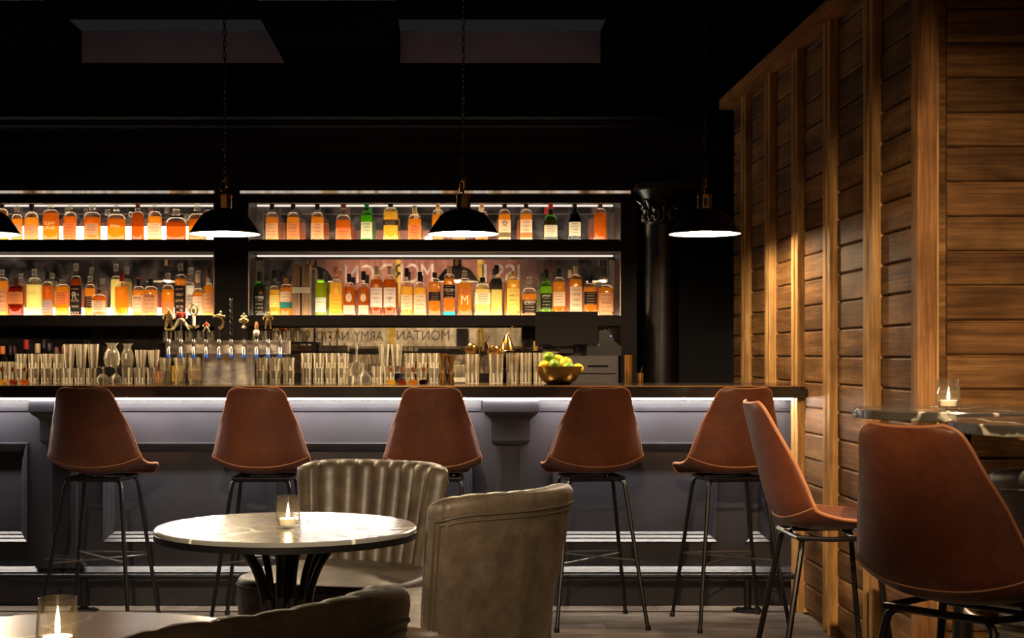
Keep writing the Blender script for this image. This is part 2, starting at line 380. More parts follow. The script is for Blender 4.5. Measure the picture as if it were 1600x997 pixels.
# planks of the floor that can be told apart, 0.15 m rows
rowh = 0.15
pl = {}
for r in range(16):
    y1 = 7.02 - 0.03 - r * rowh; off = (r * 0.83) % 2.2; x = -3.4 - off
    while x < 4.0:
        L = 2.2
        key = 'p'
        if key not in pl:
            c = 0.002; po = [(0, -0.012), (rowh - 0.003, -0.012), (rowh - 0.003, -c), (rowh - 0.003 - c, 0), (c, 0), (0, -c)]
            pl[key] = MB().prism(po, 0, L - 0.003, 'x').mesh('plank', M['floor_wood'], smooth=False)
        x0 = x
        if x0 + L > -3.4 and not (x0 > 1.66 and y1 > 5.0):
            if x0 + L > 1.67 and y1 > 5.0:                        # cut at the timber wall
                L2 = 1.665 - x0
                if L2 > 0.05:
                    po = [(0, -0.012), (rowh - 0.003, -0.012), (rowh - 0.003, -0.002), (rowh - 0.005, 0), (0.002, 0), (0, -0.002)]
                    place('plank', MB().prism(po, 0, L2, 'x').mesh('plank', M['floor_wood'], smooth=False), floor, (x0, y1 - rowh, 0))
            else:
                place('plank', pl[key], floor, (x0, y1 - rowh, 0))
        x += L
# remaining near floor: one more layer at plank level
struct(MB().box(XL, XR, YF, 7.02 - 0.03 - 16 * rowh - 0.003, -0.012, 0.0).build('floor', M['floor_wood']))
struct(MB().box(XL, XR, 6.995, YB, -0.012, 0.0).build('floor', M['floor_wood']))

wb = struct(MB().box(XL, XR, YB, YB + 0.1, 0, ZC).build('wall_back', M['navy_dark']))
struct(MB().box(XL - 0.1, XL, YF, YB, 0, ZC).build('wall_left', M['black_wall']))
struct(MB().box(XR, XR + 0.1, YF, YB, 0, ZC).build('wall_right', M['black_wall']))
# ceiling with recessed skylight coffers
cof = [(-2.27, -1.01, 7.76, 8.93), (-0.297, 0.945, 7.76, 8.93), (-0.97, -0.26, 6.2, 7.34), (-3.3, -2.06, 6.2, 7.34)]
xs = sorted({XL, XR, *[c[0] for c in cof], *[c[1] for c in cof]}); ys = sorted({YF, YB, *[c[2] for c in cof], *[c[3] for c in cof]})
cm = MB()
for i in range(len(xs) - 1):
    for j in range(len(ys) - 1):
        mx_, my_ = (xs[i] + xs[i + 1]) / 2, (ys[j] + ys[j + 1]) / 2
        if any(c[0] < mx_ < c[1] and c[2] < my_ < c[3] for c in cof): continue
        cm.box(xs[i], xs[i + 1], ys[j], ys[j + 1], ZC, ZC + 0.22)
ceil_ = struct(cm.build('ceiling', M['black_wall'], smooth=False))
M['coffer'] = plain('coffer_blue_grey', (0.35, 0.35, 0.55), 0.8, var=0.1)
for i, c in enumerate(cof):
    MB().box(c[0], c[1], c[2], c[3], ZC + 0.20, ZC + 0.21).build('skylight_pane', M['sky_panel'], ceil_)
    MB().box(c[0], c[1], c[3] - 0.012, c[3] - 0.001, ZC + 0.002, ZC + 0.2).build('coffer_lining', M['coffer'], ceil_)

# timber walls
WX = 1.68; BH = 0.1185; Z0 = 1.2075 - 10 * BH + 0.0
wallr = struct(MB().box(WX + 0.016, WX + 0.10, 4.98, 8.46, 0, 2.70).build('wall_right', M['wood'], smooth=False))
wallr['label'] = 'tall timber-boarded side wall with vertical battens'
wallf = struct(MB().box(WX + 0.10, XR, 4.98, 5.08, 0, ZC).build('wall_right', M['wood'], smooth=False))
wallf['label'] = 'timber-boarded wall behind the high tables'
def plank_mesh(L, h=BH - 0.005, t=0.016, c=0.006):
    po = [(-0.0, 0), (0, h), (-t + c, h), (-t, h - c), (-t, c), (-t + c, 0)]
    return MB().prism([(a, b) for a, b in po], 0, L, 'x').mesh('plank', M['wood'], smooth=False)
postY = [7.97, 7.37, 6.79, 6.205, 5.585]
edges = [8.46] + [p for p in postY] + [4.99]
nrow = int((2.66 - Z0) / BH) + 1
# batten uprights
for i, py in enumerate(postY):
    MB().box(WX - 0.012, WX + 0.016, py + 0.125, py + 0.205, 0, 2.66).build('backing_board', M['post_wood'], wallr, smooth=False)
    for a, b in ((0.072, 0.122), (0.0, 0.050)):
        MB().cbox(0, 0.001, 0, 1, 0, 1, 0.0001)
        m = MB().prism([(WX - 0.034 + 0.004, py + a), (WX + 0.016, py + a), (WX + 0.016, py + b), (WX - 0.034 + 0.004, py + b), (WX - 0.034, py + b - 0.004), (WX - 0.034, py + a + 0.004)], 0, 2.66, 'z')
        m.build('batten', M['post_wood'], wallr, smooth=False)
for i in range(len(edges) - 1):
    y1 = edges[i]; y0 = edges[i + 1] + (0.205 if i + 1 < len(edges) - 1 else 0.06)
    if i > 0: y1 = edges[i] 
    L = y1 - y0; me = plank_mesh(L)
    for r in range(nrow):
        z = Z0 + r * BH
        if z > 2.66: break
        o = place('plank', me, wallr, (WX + 0.016, y1, z), rz=R(-90)); o.location.x += random.uniform(-0.002, 0.001)
# corner post and capping rail
MB().cbox(WX - 0.080, WX - 0.016, 4.905, 4.975, 0, 2.66, 0.003).build('corner_post', M['corner_wood'], wallr, smooth=False)
MB().box(WX - 0.03, WX + 0.016, 4.975, 5.05, 0, 2.66).build('batten', M['post_wood'], wallr, smooth=False)
MB().prism([(WX - 0.075, 2.66), (WX + 0.11, 2.66), (WX + 0.11, 2.735), (WX - 0.06, 2.735), (WX - 0.075, 2.72)], 4.85, 8.52, 'y').build('capping_rail', M['trim_wood'], wallr, smooth=False)
me = plank_mesh(XR - WX - 0.04)
for r in range(25):
    z = Z0 + r * 0.1195
    if z > ZC - 0.1: break
    o = place('plank', me, wallf, (WX + 0.04, 4.98, z)); o.location.y += random.uniform(-0.002, 0.001)

# wall behind the camera: old painted sign, seen in the mirrors
wf = struct(MB().box(XL, XR, YF - 0.1, YF, 0, ZC).build('wall_front', M['plaster']))
wf['label'] = 'old plaster wall carrying a faded painted sign'
SV = F / (2 * 9.2 - YF)          # px per metre of the mirrored sign
def mx(px): return (px - CX) / SV
def mz(py): return H - (py - CY) / SV
MB().box(mx(392), mx(868), YF, YF + 0.004, mz(498), mz(330)).build('painted_field', M['mural_red'], wf)
MB().box(mx(470), mx(870), YF, YF + 0.004, mz(541), mz(498) - 0.002).build('painted_field', M['mural_cream'], wf)
for a, b, t, u in ((606, 618, 541, 500), (746, 756, 548, 380), (618, 626, 480, 380), (480, 490, 470, 380)):
    MB().box(mx(a), mx(b), YF, YF + 0.006, mz(t), mz(u)).build('painted_stripe', M['mural_yellow'], wf)
MB().box(mx(400), mx(868), YF, YF + 0.05, mz(545), mz(541.5)).build('ledge', M['plaster'], wf)
MB().box(mx(713), mx(731), YF, YF + 0.04, mz(541), mz(513)).build('sign_box', M['black_gloss'], wf)
def text_mesh(body, size, mat, extrude=0.0, bold=0.0):
    cu = bpy.data.curves.new('t', 'FONT'); cu.body = body; cu.size = size; cu.extrude = extrude; cu.offset = bold
    cu.align_x = 'CENTER'; cu.align_y = 'CENTER'
    o = bpy.data.objects.new('t', cu); COL.objects.link(o)
    dg = bpy.context.evaluated_depsgraph_get(); me = bpy.data.meshes.new_from_object(o.evaluated_get(dg))
    bpy.data.objects.remove(o); me.name = 'lettering'; me.materials.clear(); me.materials.append(mat); return me
def wall_text(body, pxc, pyc, wpx, hpx, mat, k=0.006):
    """lettering on the wall behind the camera (its mirror image runs right to left)"""
    me = text_mesh(body, 1.0, mat, 0.0); xs_ = [v.co.x for v in me.vertices]; zs_ = [v.co.y for v in me.vertices]
    sx = wpx / SV / (max(xs_) - min(xs_)); sz = hpx / SV / (max(zs_) - min(zs_)); cx_ = (max(xs_) + min(xs_)) / 2; cz_ = (max(zs_) + min(zs_)) / 2
    for v in me.vertices: v.co = Vector((-(v.co.x - cx_) * sx, 0, (v.co.y - cz_) * sz))
    o = place('lettering', me, wf, (mx(pxc), YF + k, mz(pyc)))
wall_text('MONTAN', 661, 524, 82, 16, M['mural_black'])
wall_text('ARMY', 576, 525, 46, 15, M['mural_black'])
wall_text('NATIO', 519, 525, 52, 15, M['mural_black'])
wall_text('CO. 163', 600, 505, 150, 12, M['mural_black'])
wall_text('ISS', 792, 428, 40, 30, M['mural_white'])
wall_text('I', 757, 427, 7, 28, M['mural_white'])
wall_text('MORD', 635, 427, 84, 30, M['mural_white'])
wall_text('CN', 562, 428, 46, 28, M['mural_white'])
wall_text('OO', 424, 430, 50, 28, M['mural_white'])

# ------------------------------------------------------------------ bar counter
YBF = 6.99
bar = thing('bar_counter', 'slate blue panelled bar front with pilasters under the dark counter', 'bar front', (0, YBF, 0))
def bx(px): return PX(px, YBF)
def bz(py): return PZ(py, YBF)
XA, XB = -3.4, 1.664
zTop, zFr, zPt, zPb, zBm = 1.012, bz(642), bz(691), bz(848), bz(886)
panels = [(-420, -240), (-215, 45), (160, 432), (468, 740), (862, 1122), (1163, 1204)]
# carcass, set back behind the panel recesses
MB().box(XA, XB, 0.062, 0.30, 0, zTop).build('carcass', M['navy'], bar, smooth=False)
# face frame: rails and stiles
MB().box(XA, XB, 0, 0.062, zPt, zFr).build('top_rail', M['navy'], bar, smooth=False)
MB().box(XA, XB, 0, 0.062, zBm, zPb).build('bottom_rail', M['navy'], bar, smooth=False)
prev = XA
for a, b in panels + [(99999, 0)]:
    xa = bx(a) if a < 9999 else XB
    if xa - prev > 0.01: MB().box(prev, xa, 0, 0.062, zPb, zPt).build('stile', M['navy'], bar, smooth=False)
    prev = bx(b) if a < 9999 else XB
for a, b in panels:
    x0, x1 = bx(a), bx(b)
    # stepped moulding frame, mitred
    m = MB()
    steps = [(0.0, -0.001), (0.003, -0.013), (0.007, -0.014), (0.018, -0.003), (0.022, -0.002), (0.024, 0.008), (0.034, 0.018), (0.037, 0.019), (0.039, 0.032), (0.049, 0.042), (0.050, 0.060)]
    rings = [[(x0 + d, y, zPb + d), (x1 - d, y, zPb + d), (x1 - d, y, zPt - d), (x0 + d, y, zPt - d)] for d, y in steps]
    vv = [p for r_ in rings for p in r_]; ff = []
    for k in range(len(rings) - 1):
        for q in range(4): ff.append((k * 4 + q, k * 4 + (q + 1) % 4, (k + 1) * 4 + (q + 1) % 4, (k + 1) * 4 + q))
    m.add(vv, ff); m.build('panel_moulding', M['navy'], bar, smooth=False)
    MB().box(x0 + 0.047, x1 - 0.047, 0.052, 0.063, zPb + 0.047, zPt - 0.047).build('panel', M['navy'], bar, smooth=False)
# fascia strips below the counter light, in lengths
for a, b in ((-430, 47), (137, 420), (422, 752), (842, 1238)):
    po = [(0.0, zFr), (-0.012, zFr), (-0.016, zFr + 0.012), (-0.010, zFr + 0.016), (-0.010, zTop - 0.022), (0.0, zTop - 0.018), (0.028, zTop - 0.018), (0.028, zFr)]
    MB().prism(po, bx(a), min(bx(b), XB), 'x').build('fascia_strip', M['navy'], bar, smooth=False)
# base moulding and plinth
po = [(0.028, zBm + 0.006), (-0.018, zBm + 0.005), (-0.030, zBm - 0.007), (-0.033, zBm - 0.008), (-0.043, zBm - 0.018), (-0.043, zBm - 0.021), (-0.028, zBm - 0.026), (-0.020, zBm - 0.034), (0.028, zBm - 0.036)]
MB().prism(po, XA, XB, 'x').build('base_moulding', M['navy'], bar, smooth=False)
MB().box(XA, XB, -0.004, 0.062, 0.0, zBm - 0.034).build('plinth', M['navy'], bar, smooth=False)
# pilasters
for pc in (98, 797, -320):
    x = bx(pc)
    def half(px): return px / 321.7
    m = MB().box(x - half(43), x + half(43), -0.115, 0.028, zFr, zTop - 0.016)
    m.build('pilaster_cap', M['navy'], bar, smooth=False)
    prof = [(half(42), -0.11, zFr), (half(40), -0.105, zFr - 0.012), (half(33), -0.075, zFr - 0.03), (half(31), -0.066, zFr - 0.04), (half(30), -0.062, zFr - 0.05), (half(30), -0.062, zPt + 0.012), (half(27), -0.05, zPt - 0.004), (half(23), -0.036, zPt - 0.012)]
    vv = []; ff = []
    for (hw, y, z) in prof: vv += [(x - hw, 0.028, z), (x - hw, y, z), (x + hw, y, z), (x + hw, 0.028, z)]
    for k in range(len(prof) - 1):
        for q in range(3): ff.append((k * 4 + q, k * 4 + q + 1, k * 4 + 5 + q, k * 4 + 4 + q))
    MB().add(vv, ff).build('pilaster_block', M['navy'], bar, angle=25)
    # shaft with a sunk flute
    hw = half(23.5); fw = half(15); z1 = zPt - 0.012; z0 = bz(873)
    m = MB()
    m.box(x - hw, x - fw, -0.03, 0.028, z0, z1).box(x + fw, x + hw, -0.03, 0.028, z0, z1)
    m.box(x - fw, x + fw, -0.03, 0.028, z0, bz(866)); m.box(x - fw, x + fw, -0.012, 0.028, bz(866), z1)
    m.build('pilaster_shaft', M['navy'], bar, smooth=False)
    po = [(-half(38), zBm), (half(38), zBm), (half(38), zBm + 0.014), (half(33), zBm + 0.022), (half(32), zBm + 0.032), (half(26), zBm + 0.044), (-half(26), zBm + 0.044), (-half(32), zBm + 0.032), (-half(33), zBm + 0.022), (-half(38), zBm + 0.014)]
    MB().prism([(x + a, b) for a, b in po], -0.05, 0.028, 'y').build('pilaster_base', M['navy'], bar, smooth=False)
# light channel under the overhang
MB().box(XA, XB - 0.01, -0.125, -0.100, zTop - 0.012, zTop - 0.001).build('led_strip', M['led'], bar, smooth=False)

top = MB()
yf, yk = 6.70 - YBF, 7.40 - YBF
po = [(yf + 0.006, 1.013), (yk, 1.013), (yk, 1.07), (yf + 0.004, 1.07), (yf, 1.066), (yf, 1.019)]
top = MB().prism(po, XA, 1.640, 'x')
xe = 1.640; top.prism([(yf + 0.03, 1.013), (yk, 1.013), (yk, 1.07), (yf + 0.03, 1.07)], xe, xe + 0.03, 'x')
topo = top.build('worktop', M['counter'], None, loc=(0, YBF, 0), angle=30)
tag(topo, 'long dark stone bar counter top with glowing underside edge', 'counter')
MB().box(XA, 1.66, yf - 0.0015, yf + 0.0, 1.0655, 1.0705).build('nosing_strip', M['brass'], topo, smooth=False)
ZT = 1.07
# foot rail on brackets
fr = thing('foot_rail', 'black steel foot rail on floor brackets along the bar base', 'foot rail', (0, 6.82, 0))
MB().tube([(XA, 0, 0.165), (1.655, 0, 0.165)], 0.014, 10).build('rail', M['black_metal'], fr)
for px in (131, 1168, -420):
    x = PX(px, 6.82)
    b = MB().tube([(x, 0, 0.012), (x, 0, 0.155)], 0.018, 10).build('bracket', M['black_metal'], fr)
    MB().lathe([(0.07, 0), (0.07, 0.007), (0.03, 0.013), (0.018, 0.02)], 20, (x, 0, 0)).build('floor_flange', M['black_metal'], b)
    for dx in (-0.05, 0.05): MB().lathe([(0.008, 0.006), (0.008, 0.02), (0.004, 0.024)], 8, (x + dx, -0.02, 0)).build('bolt', M['black_metal'], b)

# ------------------------------------------------------------------ back bar
YC = 8.85                      # front of the cabinet frame
def cx(px): return PX(px, YC)
def cz(py): return PZ(py, YC)
bb = thing('back_bar', 'black back bar cabinet with lit bottle shelves and antique mirrors', 'back bar', (0, 0, 0))
M['cabinet'] = plain('black_cabinet_paint', (0.0060, 0.0026, 0.0030), 0.45, var=0.3, vscale=3, spec=0.14)
def bbp(name, x0, x1, y0, y1, z0, z1, mat='cabinet'):
    return MB().box(x0, x1, y0, y1, z0, z1).build(name, M[mat], bb, smooth=False)
xl0, xl1, xr0, xr1, xe1 = -3.6, cx(335), cx(388), cx(970), cx(995)
zu1, zu0 = cz(317), cz(378); zs1 = cz(393); zl0 = cz(494.5); zs2 = cz(509)
ZU, ZL = PZ(377.5, 9.0), PZ(494, 9.0)
BC = 0.90
bbp('stile', xl1, xr0, YC, YB - 0.01, BC, cz(303)); bbp('stile', xr1, xe1, YC, YB - 0.01, BC, cz(303))
for a, b in ((xl0, xl1), (xr0, xr1)):
    bbp('lintel', a, b, YC, YC + 0.04, zu1, cz(303))
    mir = bbp('mirror_panel', a, b, 9.20, 9.215, BC, cz(303), 'mirror')
    for (zt, zb, nm) in ((ZU, zs1, 'shelf'), (ZL, zs2, 'shelf')):
        sh = bbp(nm, a, b, YC, 9.198, zb, zt - 0.012)
        MB().box(a, b, YC, YC + 0.02, zt - 0.012, zt + 0.002).build('shelf_lip', M['cabinet'], sh, smooth=False)
        MB().box(a + 0.01, b - 0.01, YC + 0.02, 9.196, zt - 0.012, zt).build('light_panel', M['led_shelf'], sh, smooth=False)
    for zt in (2.169, zs1):
        MB().box(a + 0.01, b - 0.01, 9.17, 9.199, zt - 0.009, zt - 0.0005).build('led_strip', M['led_line'], bb, smooth=False)
    # metal edge trims of the openings
    for z0, z1 in ((zu0 + 0.003, zu1), (zl0 + 0.003, zs1)):
        t = 0.006
        for q in ((a, a + t, z0, z1), (b - t, b, z0, z1), (a, b, z1 - 0.004, z1)):
            bbp('edge_trim', q[0], q[1], YC - 0.004, YC + 0.004, q[2], q[3], 'steel_dull')
# left bay: lit display risers against the mirror
for zt in (ZU, ZL):
    hgt = 0.105 if zt == ZU else 0.055
    MB().box(xl0 + 0.02, xl1 - 0.012, 9.11, 9.19, zt, zt + hgt).build('lit_riser', M['led_shelf'], bb, smooth=False)
# polished rail and cornice
def rail_glint_mat():  # white and orange bands painted as glow, for reflections along the rail
    m, nt, out = newmat('painted_rail_glint'); e = nd(nt, 'ShaderNodeEmission'); v = coords(nt, 'Object', (3.2, 0.01, 0.01))
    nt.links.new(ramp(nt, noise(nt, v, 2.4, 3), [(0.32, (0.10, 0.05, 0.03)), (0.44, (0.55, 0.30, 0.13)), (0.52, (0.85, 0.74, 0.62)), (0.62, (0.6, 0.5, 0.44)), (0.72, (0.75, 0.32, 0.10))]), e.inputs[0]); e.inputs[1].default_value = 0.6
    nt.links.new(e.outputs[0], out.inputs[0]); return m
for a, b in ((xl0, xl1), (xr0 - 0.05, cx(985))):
    MB().box(a, b, YC - 0.012, YC - 0.001, cz(302.2), cz(298.2)).build('rail_glint_strip', rail_glint_mat(), bb, smooth=False)  # added glowing strip, carries the rail's painted reflections
    MB().tube([(a, YC - 0.012, cz(303.4)), (b, YC - 0.012, cz(303.4))], 0.004, 8).build('polished_rail', M['steel'], bb)
bbp('frieze', xl0, cx(1128), YC + 0.03, YB - 0.01, cz(303) + 0.0, cz(236), 'navy_dark')
po = [(YC + 0.03, cz(240)), (YC + 0.0, cz(238)), (YC - 0.01, cz(232)), (YC - 0.03, cz(222)), (YC - 0.03, cz(218)), (YC - 0.05, cz(206)), (YC - 0.10, cz(200)), (YC - 0.10, cz(192)), (YC - 0.13, cz(188)), (YC + 0.2, cz(188)), (YC + 0.2, cz(240))]
MB().prism(po, xl0, cx(1128), 'x').build('cornice', M['navy_dark'], bb, smooth=False)
# back counter
bc = bbp('back_counter', xl0, cx(1060), 8.38, YB - 0.01, BC - 0.05, BC, 'counter'); bbp('base_cabinet', xl0, cx(1055), 8.42, YB - 0.01, 0.0, BC - 0.05)
bbp('splash_ledge', xr0, xr1, 9.14, 9.2, PZ(549, 9.14) - 0.02, PZ(549, 9.14))
# column with leafy capital
colm = thing('black_column', 'glossy black round column with carved leafy capital beside the back bar', 'column', (PX(1033, 8.82), 8.82, BC))
zc = PZ(348, 8.82) - BC; r0 = 0.108
MB().lathe([(0.15, 0), (0.15, 0.03), (0.135, 0.04), (0.14, 0.06), (r0, 0.075), (r0, 0.35), (r0 * 0.98, zc - 0.02), (r0, zc - 0.012), (r0 * 1.07, zc - 0.004), (r0 * 1.07, zc + 0.006), (r0, zc + 0.012)], 36).build('shaft', M['black_gloss'], colm)
MB().lathe([(r0 * 0.9, zc + 0.01), (r0 * 1.0, zc + 0.08), (r0 * 1.2, zc + 0.15), (r0 * 1.45, zc + 0.19)], 32).build('capital_bell', M['black_gloss'], colm)
MB().box(-0.17, 0.17, -0.17, 0.17, zc + 0.19, zc + 0.225).build('abacus', M['black_gloss'], colm, smooth=False)
M['leaf_gloss'] = plain('polished_black_carving', (0.012, 0.010, 0.010), 0.16, var=0.2, spec=0.8)
for k in range(16):
    tier = k % 2; a = 2 * math.pi * k / 16
    def leaf(u, v, tier=tier, a=a):
        hh = (0.11 if tier else 0.17) * v; rr = r0 * (1.0 + 0.05 * math.sin(9 * v)) + (0.012 + 0.075 * v ** 3)
        curl = 0.03 * max(0, v - 0.8) / 0.2
        wd = 0.030 * math.sin(math.pi * min(0.97, 0.12 + 0.86 * v)) * (1 + 0.25 * math.sin(v * 22)); t = (u - 0.5) * 2
        rr -= 0.012 * t * t
        x_, y_ = rr, t * wd; z_ = zc + hh - curl - (0.012 if v > 0.92 else 0)
        return (x_ * math.cos(a) - y_ * math.sin(a), x_ * math.sin(a) + y_ * math.cos(a), z_)
    MB().grid(leaf, 7, 14).build('acanthus_leaf', M['leaf_gloss'], colm)

# ------------------------------------------------------------------ pendants
pend = thing('pendant_lamp', '', 'lamp', group='pendant lamps over the bar')
rp = 0.169
MB().lathe([(rp + 0.003, 0.0), (rp + 0.003, 0.003), (rp - 0.004, 0.010), (0.147, 0.038), (0.125, 0.070), (0.112, 0.088), (0.096, 0.101), (0.070, 0.112), (0.045, 0.119), (0.032, 0.124)], 48, caps=False).build('shade', M['enamel'], pend)
MB().lathe([(rp + 0.0, 0.0), (rp - 0.008, 0.010), (0.143, 0.036), (0.121, 0.066), (0.100, 0.092), (0.05, 0.110), (0.001, 0.112)], 48, caps=False).build('reflector', M['white_enamel'], pend)
MB().sphere((0, 0, 0.036), 0.038, 20, 12).build('bulb', M['bulb'], pend)
sk = MB().lathe([(0.033, 0.118), (0.035, 0.122), (0.035, 0.178), (0.037, 0.180), (0.037, 0.188), (0.020, 0.192), (0.008, 0.194)], 8).build('socket_cage', M['brass'], pend, angle=20)
for k in range(4):
    a = math.pi / 4 * (2 * k) + math.pi / 8 + 0.39
    w_ = MB().box(-0.009, 0.009, -0.0015, 0.0015, -0.021, 0.021).xf(Matrix.Translation((0.0335 * math.cos(a), 0.0335 * math.sin(a), 0.15)) @ Matrix.Rotation(a - math.pi / 2, 4, 'Z'))
    w_.build('cage_opening', M['enamel'], sk, smooth=False)
MB().tube([(0, 0, 0.192), (0, 0, 0.215)], 0.005, 8).build('stem', M['brass'], pend)
def rect_link(c, w_, h_, r_, ang, tilt=0):
    n = 20; pts = []
    for i in range(n):
        t = 2 * math.pi * i / n; k = (abs(math.cos(t)) ** 5 + abs(math.sin(t)) ** 5) ** (-0.2)
        pts.append((w_ * k * math.cos(t), 0, h_ * k * math.sin(t)))
    return MB().tube(pts, r_, 6, closed=True).xf(Matrix.Translation(c) @ Matrix.Rotation(ang, 4, 'Z') @ Matrix.Rotation(tilt, 4, 'Y'))
rect_link((-0.008, 0, 0.232), 0.010, 0.026, 0.004, 0.3, 0.12).build('shackle', M['brass'], pend)
rect_link((0.007, 0, 0.250), 0.006, 0.022, 0.0035, 1.2, -0.1).build('shackle', M['brass'], pend)
ch = MB(); z = 0.272; k = 0; zt_ = ZC - PZ(366, 6.93)
while z < zt_ - 0.01:
    lk = rect_link((0, 0, z + 0.012), 0.0062, 0.0165, 0.0021, (0.4 if k % 2 else 1.97), 0.05 * (-1) ** k); ch.add(lk.v, lk.f); z += 0.0275; k += 1
ch.tube([(0.006 * math.sin(i * 0.9), 0.006 * math.cos(i * 0.9), 0.27 + (zt_ - 0.27) * i / 60) for i in range(61)], 0.0022, 6)
ch.build('chain', M['black_metal'], pend)
MB().lathe([(0.05, zt_ - 0.02), (0.05, zt_ - 0.004), (0.03, zt_)], 20).build('ceiling_rose', M['black_metal'], pend)
plab = ['black dome pendant lamp cut by the left picture edge', 'black dome pendant lamp hanging above the second leather bar stool', 'black dome pendant lamp in the middle of the picture above the bar', 'black dome pendant lamp nearest the timber wall']
for i, px in enumerate((-25, 351, 724, 1101)):
    o = pend if i == 0 else copy_tree(pend)
    put(o, (PX(px, 6.93), 6.93, PZ(366, 6.93)), (0.2, 0.0, 0.15, 0.75)[i], plab[i])

# ------------------------------------------------------------------ bar stools
stool = thing('bar_stool', '', 'stool', group='leather bucket bar stools')
SP = [(.262, .664, .165, .0), (.255, .684, .192, .006), (.18, .690, .212, .018), (.08, .681, .222, .034), (-.02, .676, .228, .052), (-.10, .690, .228, .066), (-.145, .73, .224, .074), (-.17, .80, .208, .073), (-.19, .88, .185, .062), (-.21, .96, .155, .044), (-.224, 1.02, .136, .03), (-.231, 1.05, .120, .022), (-.235, 1.0635, .088, .018)]
def shell(u, v, off=0.0):
    y, z, wd, e = catmull(SP, v); y2, z2, _, _ = catmull(SP, min(1, v + 0.01)); y1, z1, _, _ = catmull(SP, max(0, v - 0.01))
    t = Vector((y2 - y1, z2 - z1)).normalized(); n = Vector((-t.y, t.x)) * -1     # inward normal (up / forward)
    if n.y < 0 and abs(n.y) > abs(n.x): n = -n
    s_ = u * 2 - 1; k = abs(s_) ** 2.3
    ny, nz = n.x, n.y
    if v > 0.5 and ny < 0: ny, nz = -ny, -nz
    return Vector((wd * s_ * (1 - 0.05 * k), y + ny * (e * k + off), z + nz * (e * k + off)))
nu, nv = 23, 40
m = MB(); m.grid(lambda u, v: shell(u, v, 0.0), nu, nv); m.grid(lambda u, v: shell(u, v, 0.011), nu, nv, flip=True)
N = nu * nv
bd = [i for i in range(nu)] + [j * nu + nu - 1 for j in range(1, nv)] + [(nv - 1) * nu + i for i in range(nu - 2, -1, -1)] + [j * nu for j in range(nv - 2, 0, -1)]
m.f += [(bd[i], bd[(i + 1) % len(bd)], N + bd[(i + 1) % len(bd)], N + bd[i]) for i in range(len(bd))]
m.build('seat_shell', M['leather'], stool, angle=50)
rim = [shell((i % nu) / (nu - 1), (i // nu) / (nv - 1), 0.006) for i in bd]
MB().tube(rim, 0.0052, 6, closed=True).build('rim_piping', M['leather_edge_lit'], stool)
MB().tube([shell(u / 40, 0.478, -0.0012) for u in range(41)], 0.0022, 5).build('stitched_seam', M['stitch'], stool)
# under-seat frame and legs
fz = 0.662
MB().tube([(-0.125, -0.10, fz), (0.125, -0.10, fz), (0.135, 0.0, fz - 0.004), (0.125, 0.14, fz), (-0.125, 0.14, fz), (-0.135, 0.0, fz - 0.004)], 0.008, 8, closed=True).build('seat_frame', M['black_metal'], stool)
for y in (-0.06, 0.10):
    MB().tube([(-0.128, y, fz), (-0.09, y, fz - 0.012), (0.09, y, fz - 0.012), (0.128, y, fz)], 0.006, 8).build('cross_bar', M['black_metal'], stool)
legs = []
for sx in (-1, 1):
    for sy in (-1, 1):
        yt = -0.085 if sy < 0 else 0.125; yf_ = -0.205 if sy < 0 else 0.205
        pth = [(sx * 0.085, yt * 0.8, fz - 0.006), (sx * 0.112, yt, fz - 0.008), (sx * 0.124, yt * 1.06, fz - 0.02), (sx * 0.130, yt * 1.1, fz - 0.045), (sx * 0.205, yf_, 0.004)]
        lg = MB().tube(pth, 0.0092, 9).build('leg', M['black_metal'], stool); legs.append(((sx * 0.130, yt * 1.1, fz - 0.045), (sx * 0.205, yf_, 0.0)))
        MB().lathe([(0.0125, 0.0), (0.0125, 0.012), (0.010, 0.022)], 10, (sx * 0.205, yf_, 0.0)).build('foot_cap', M['black_metal'], lg)
def lp(sx, sy, z):
    a, b = [Vector(q) for q in legs[(0 if sx < 0 else 2) + (0 if sy < 0 else 1)]]; t = (z - b.z) / (a.z - b.z); return b + (a - b) * t
zz = 0.30
MB().tube([lp(-1, 1, zz), lp(1, 1, zz)], 0.0042, 7).build('stretcher', M['rod_metal'], stool)
MB().tube([lp(-1, 1, zz), lp(1, -1, zz)], 0.0042, 7).build('stretcher', M['rod_metal'], stool)
MB().tube([lp(1, 1, zz - 0.009), lp(-1, -1, zz - 0.009)], 0.0042, 7).build('stretcher', M['rod_metal'], stool)
YS = 6.51
slist = [((PX(157, YS), YS + 0.00, 0), R(-7), 'brown leather bar stool farthest left at the bar, seat turned right'),
         ((PX(412, YS), YS, 0), R(-2), 'brown leather bar stool at the bar behind the round marble table candle'),
         ((PX(676, YS), YS, 0), R(0), 'brown leather bar stool at the bar, legs hidden behind the fluted taupe chair'),
         ((PX(926, YS), YS + 0.02, 0), R(7), 'brown leather bar stool at the bar below the brass fruit bowl'),
         ((PX(1140, YS), YS, 0), R(8), 'brown leather bar stool at the bar nearest the timber wall'),
         ((PX(1165, 4.46) + 0.235, 4.48, 0), R(-89), 'brown leather stool seen from the side, facing the high marble table'),
         ((1.125, 3.155, 0), R(-50), 'large brown leather stool in the right foreground with its back to us')]
for i, (l, rz, lab) in enumerate(slist):
    o = stool if i == 0 else copy_tree(stool); put(o, l, rz, lab)

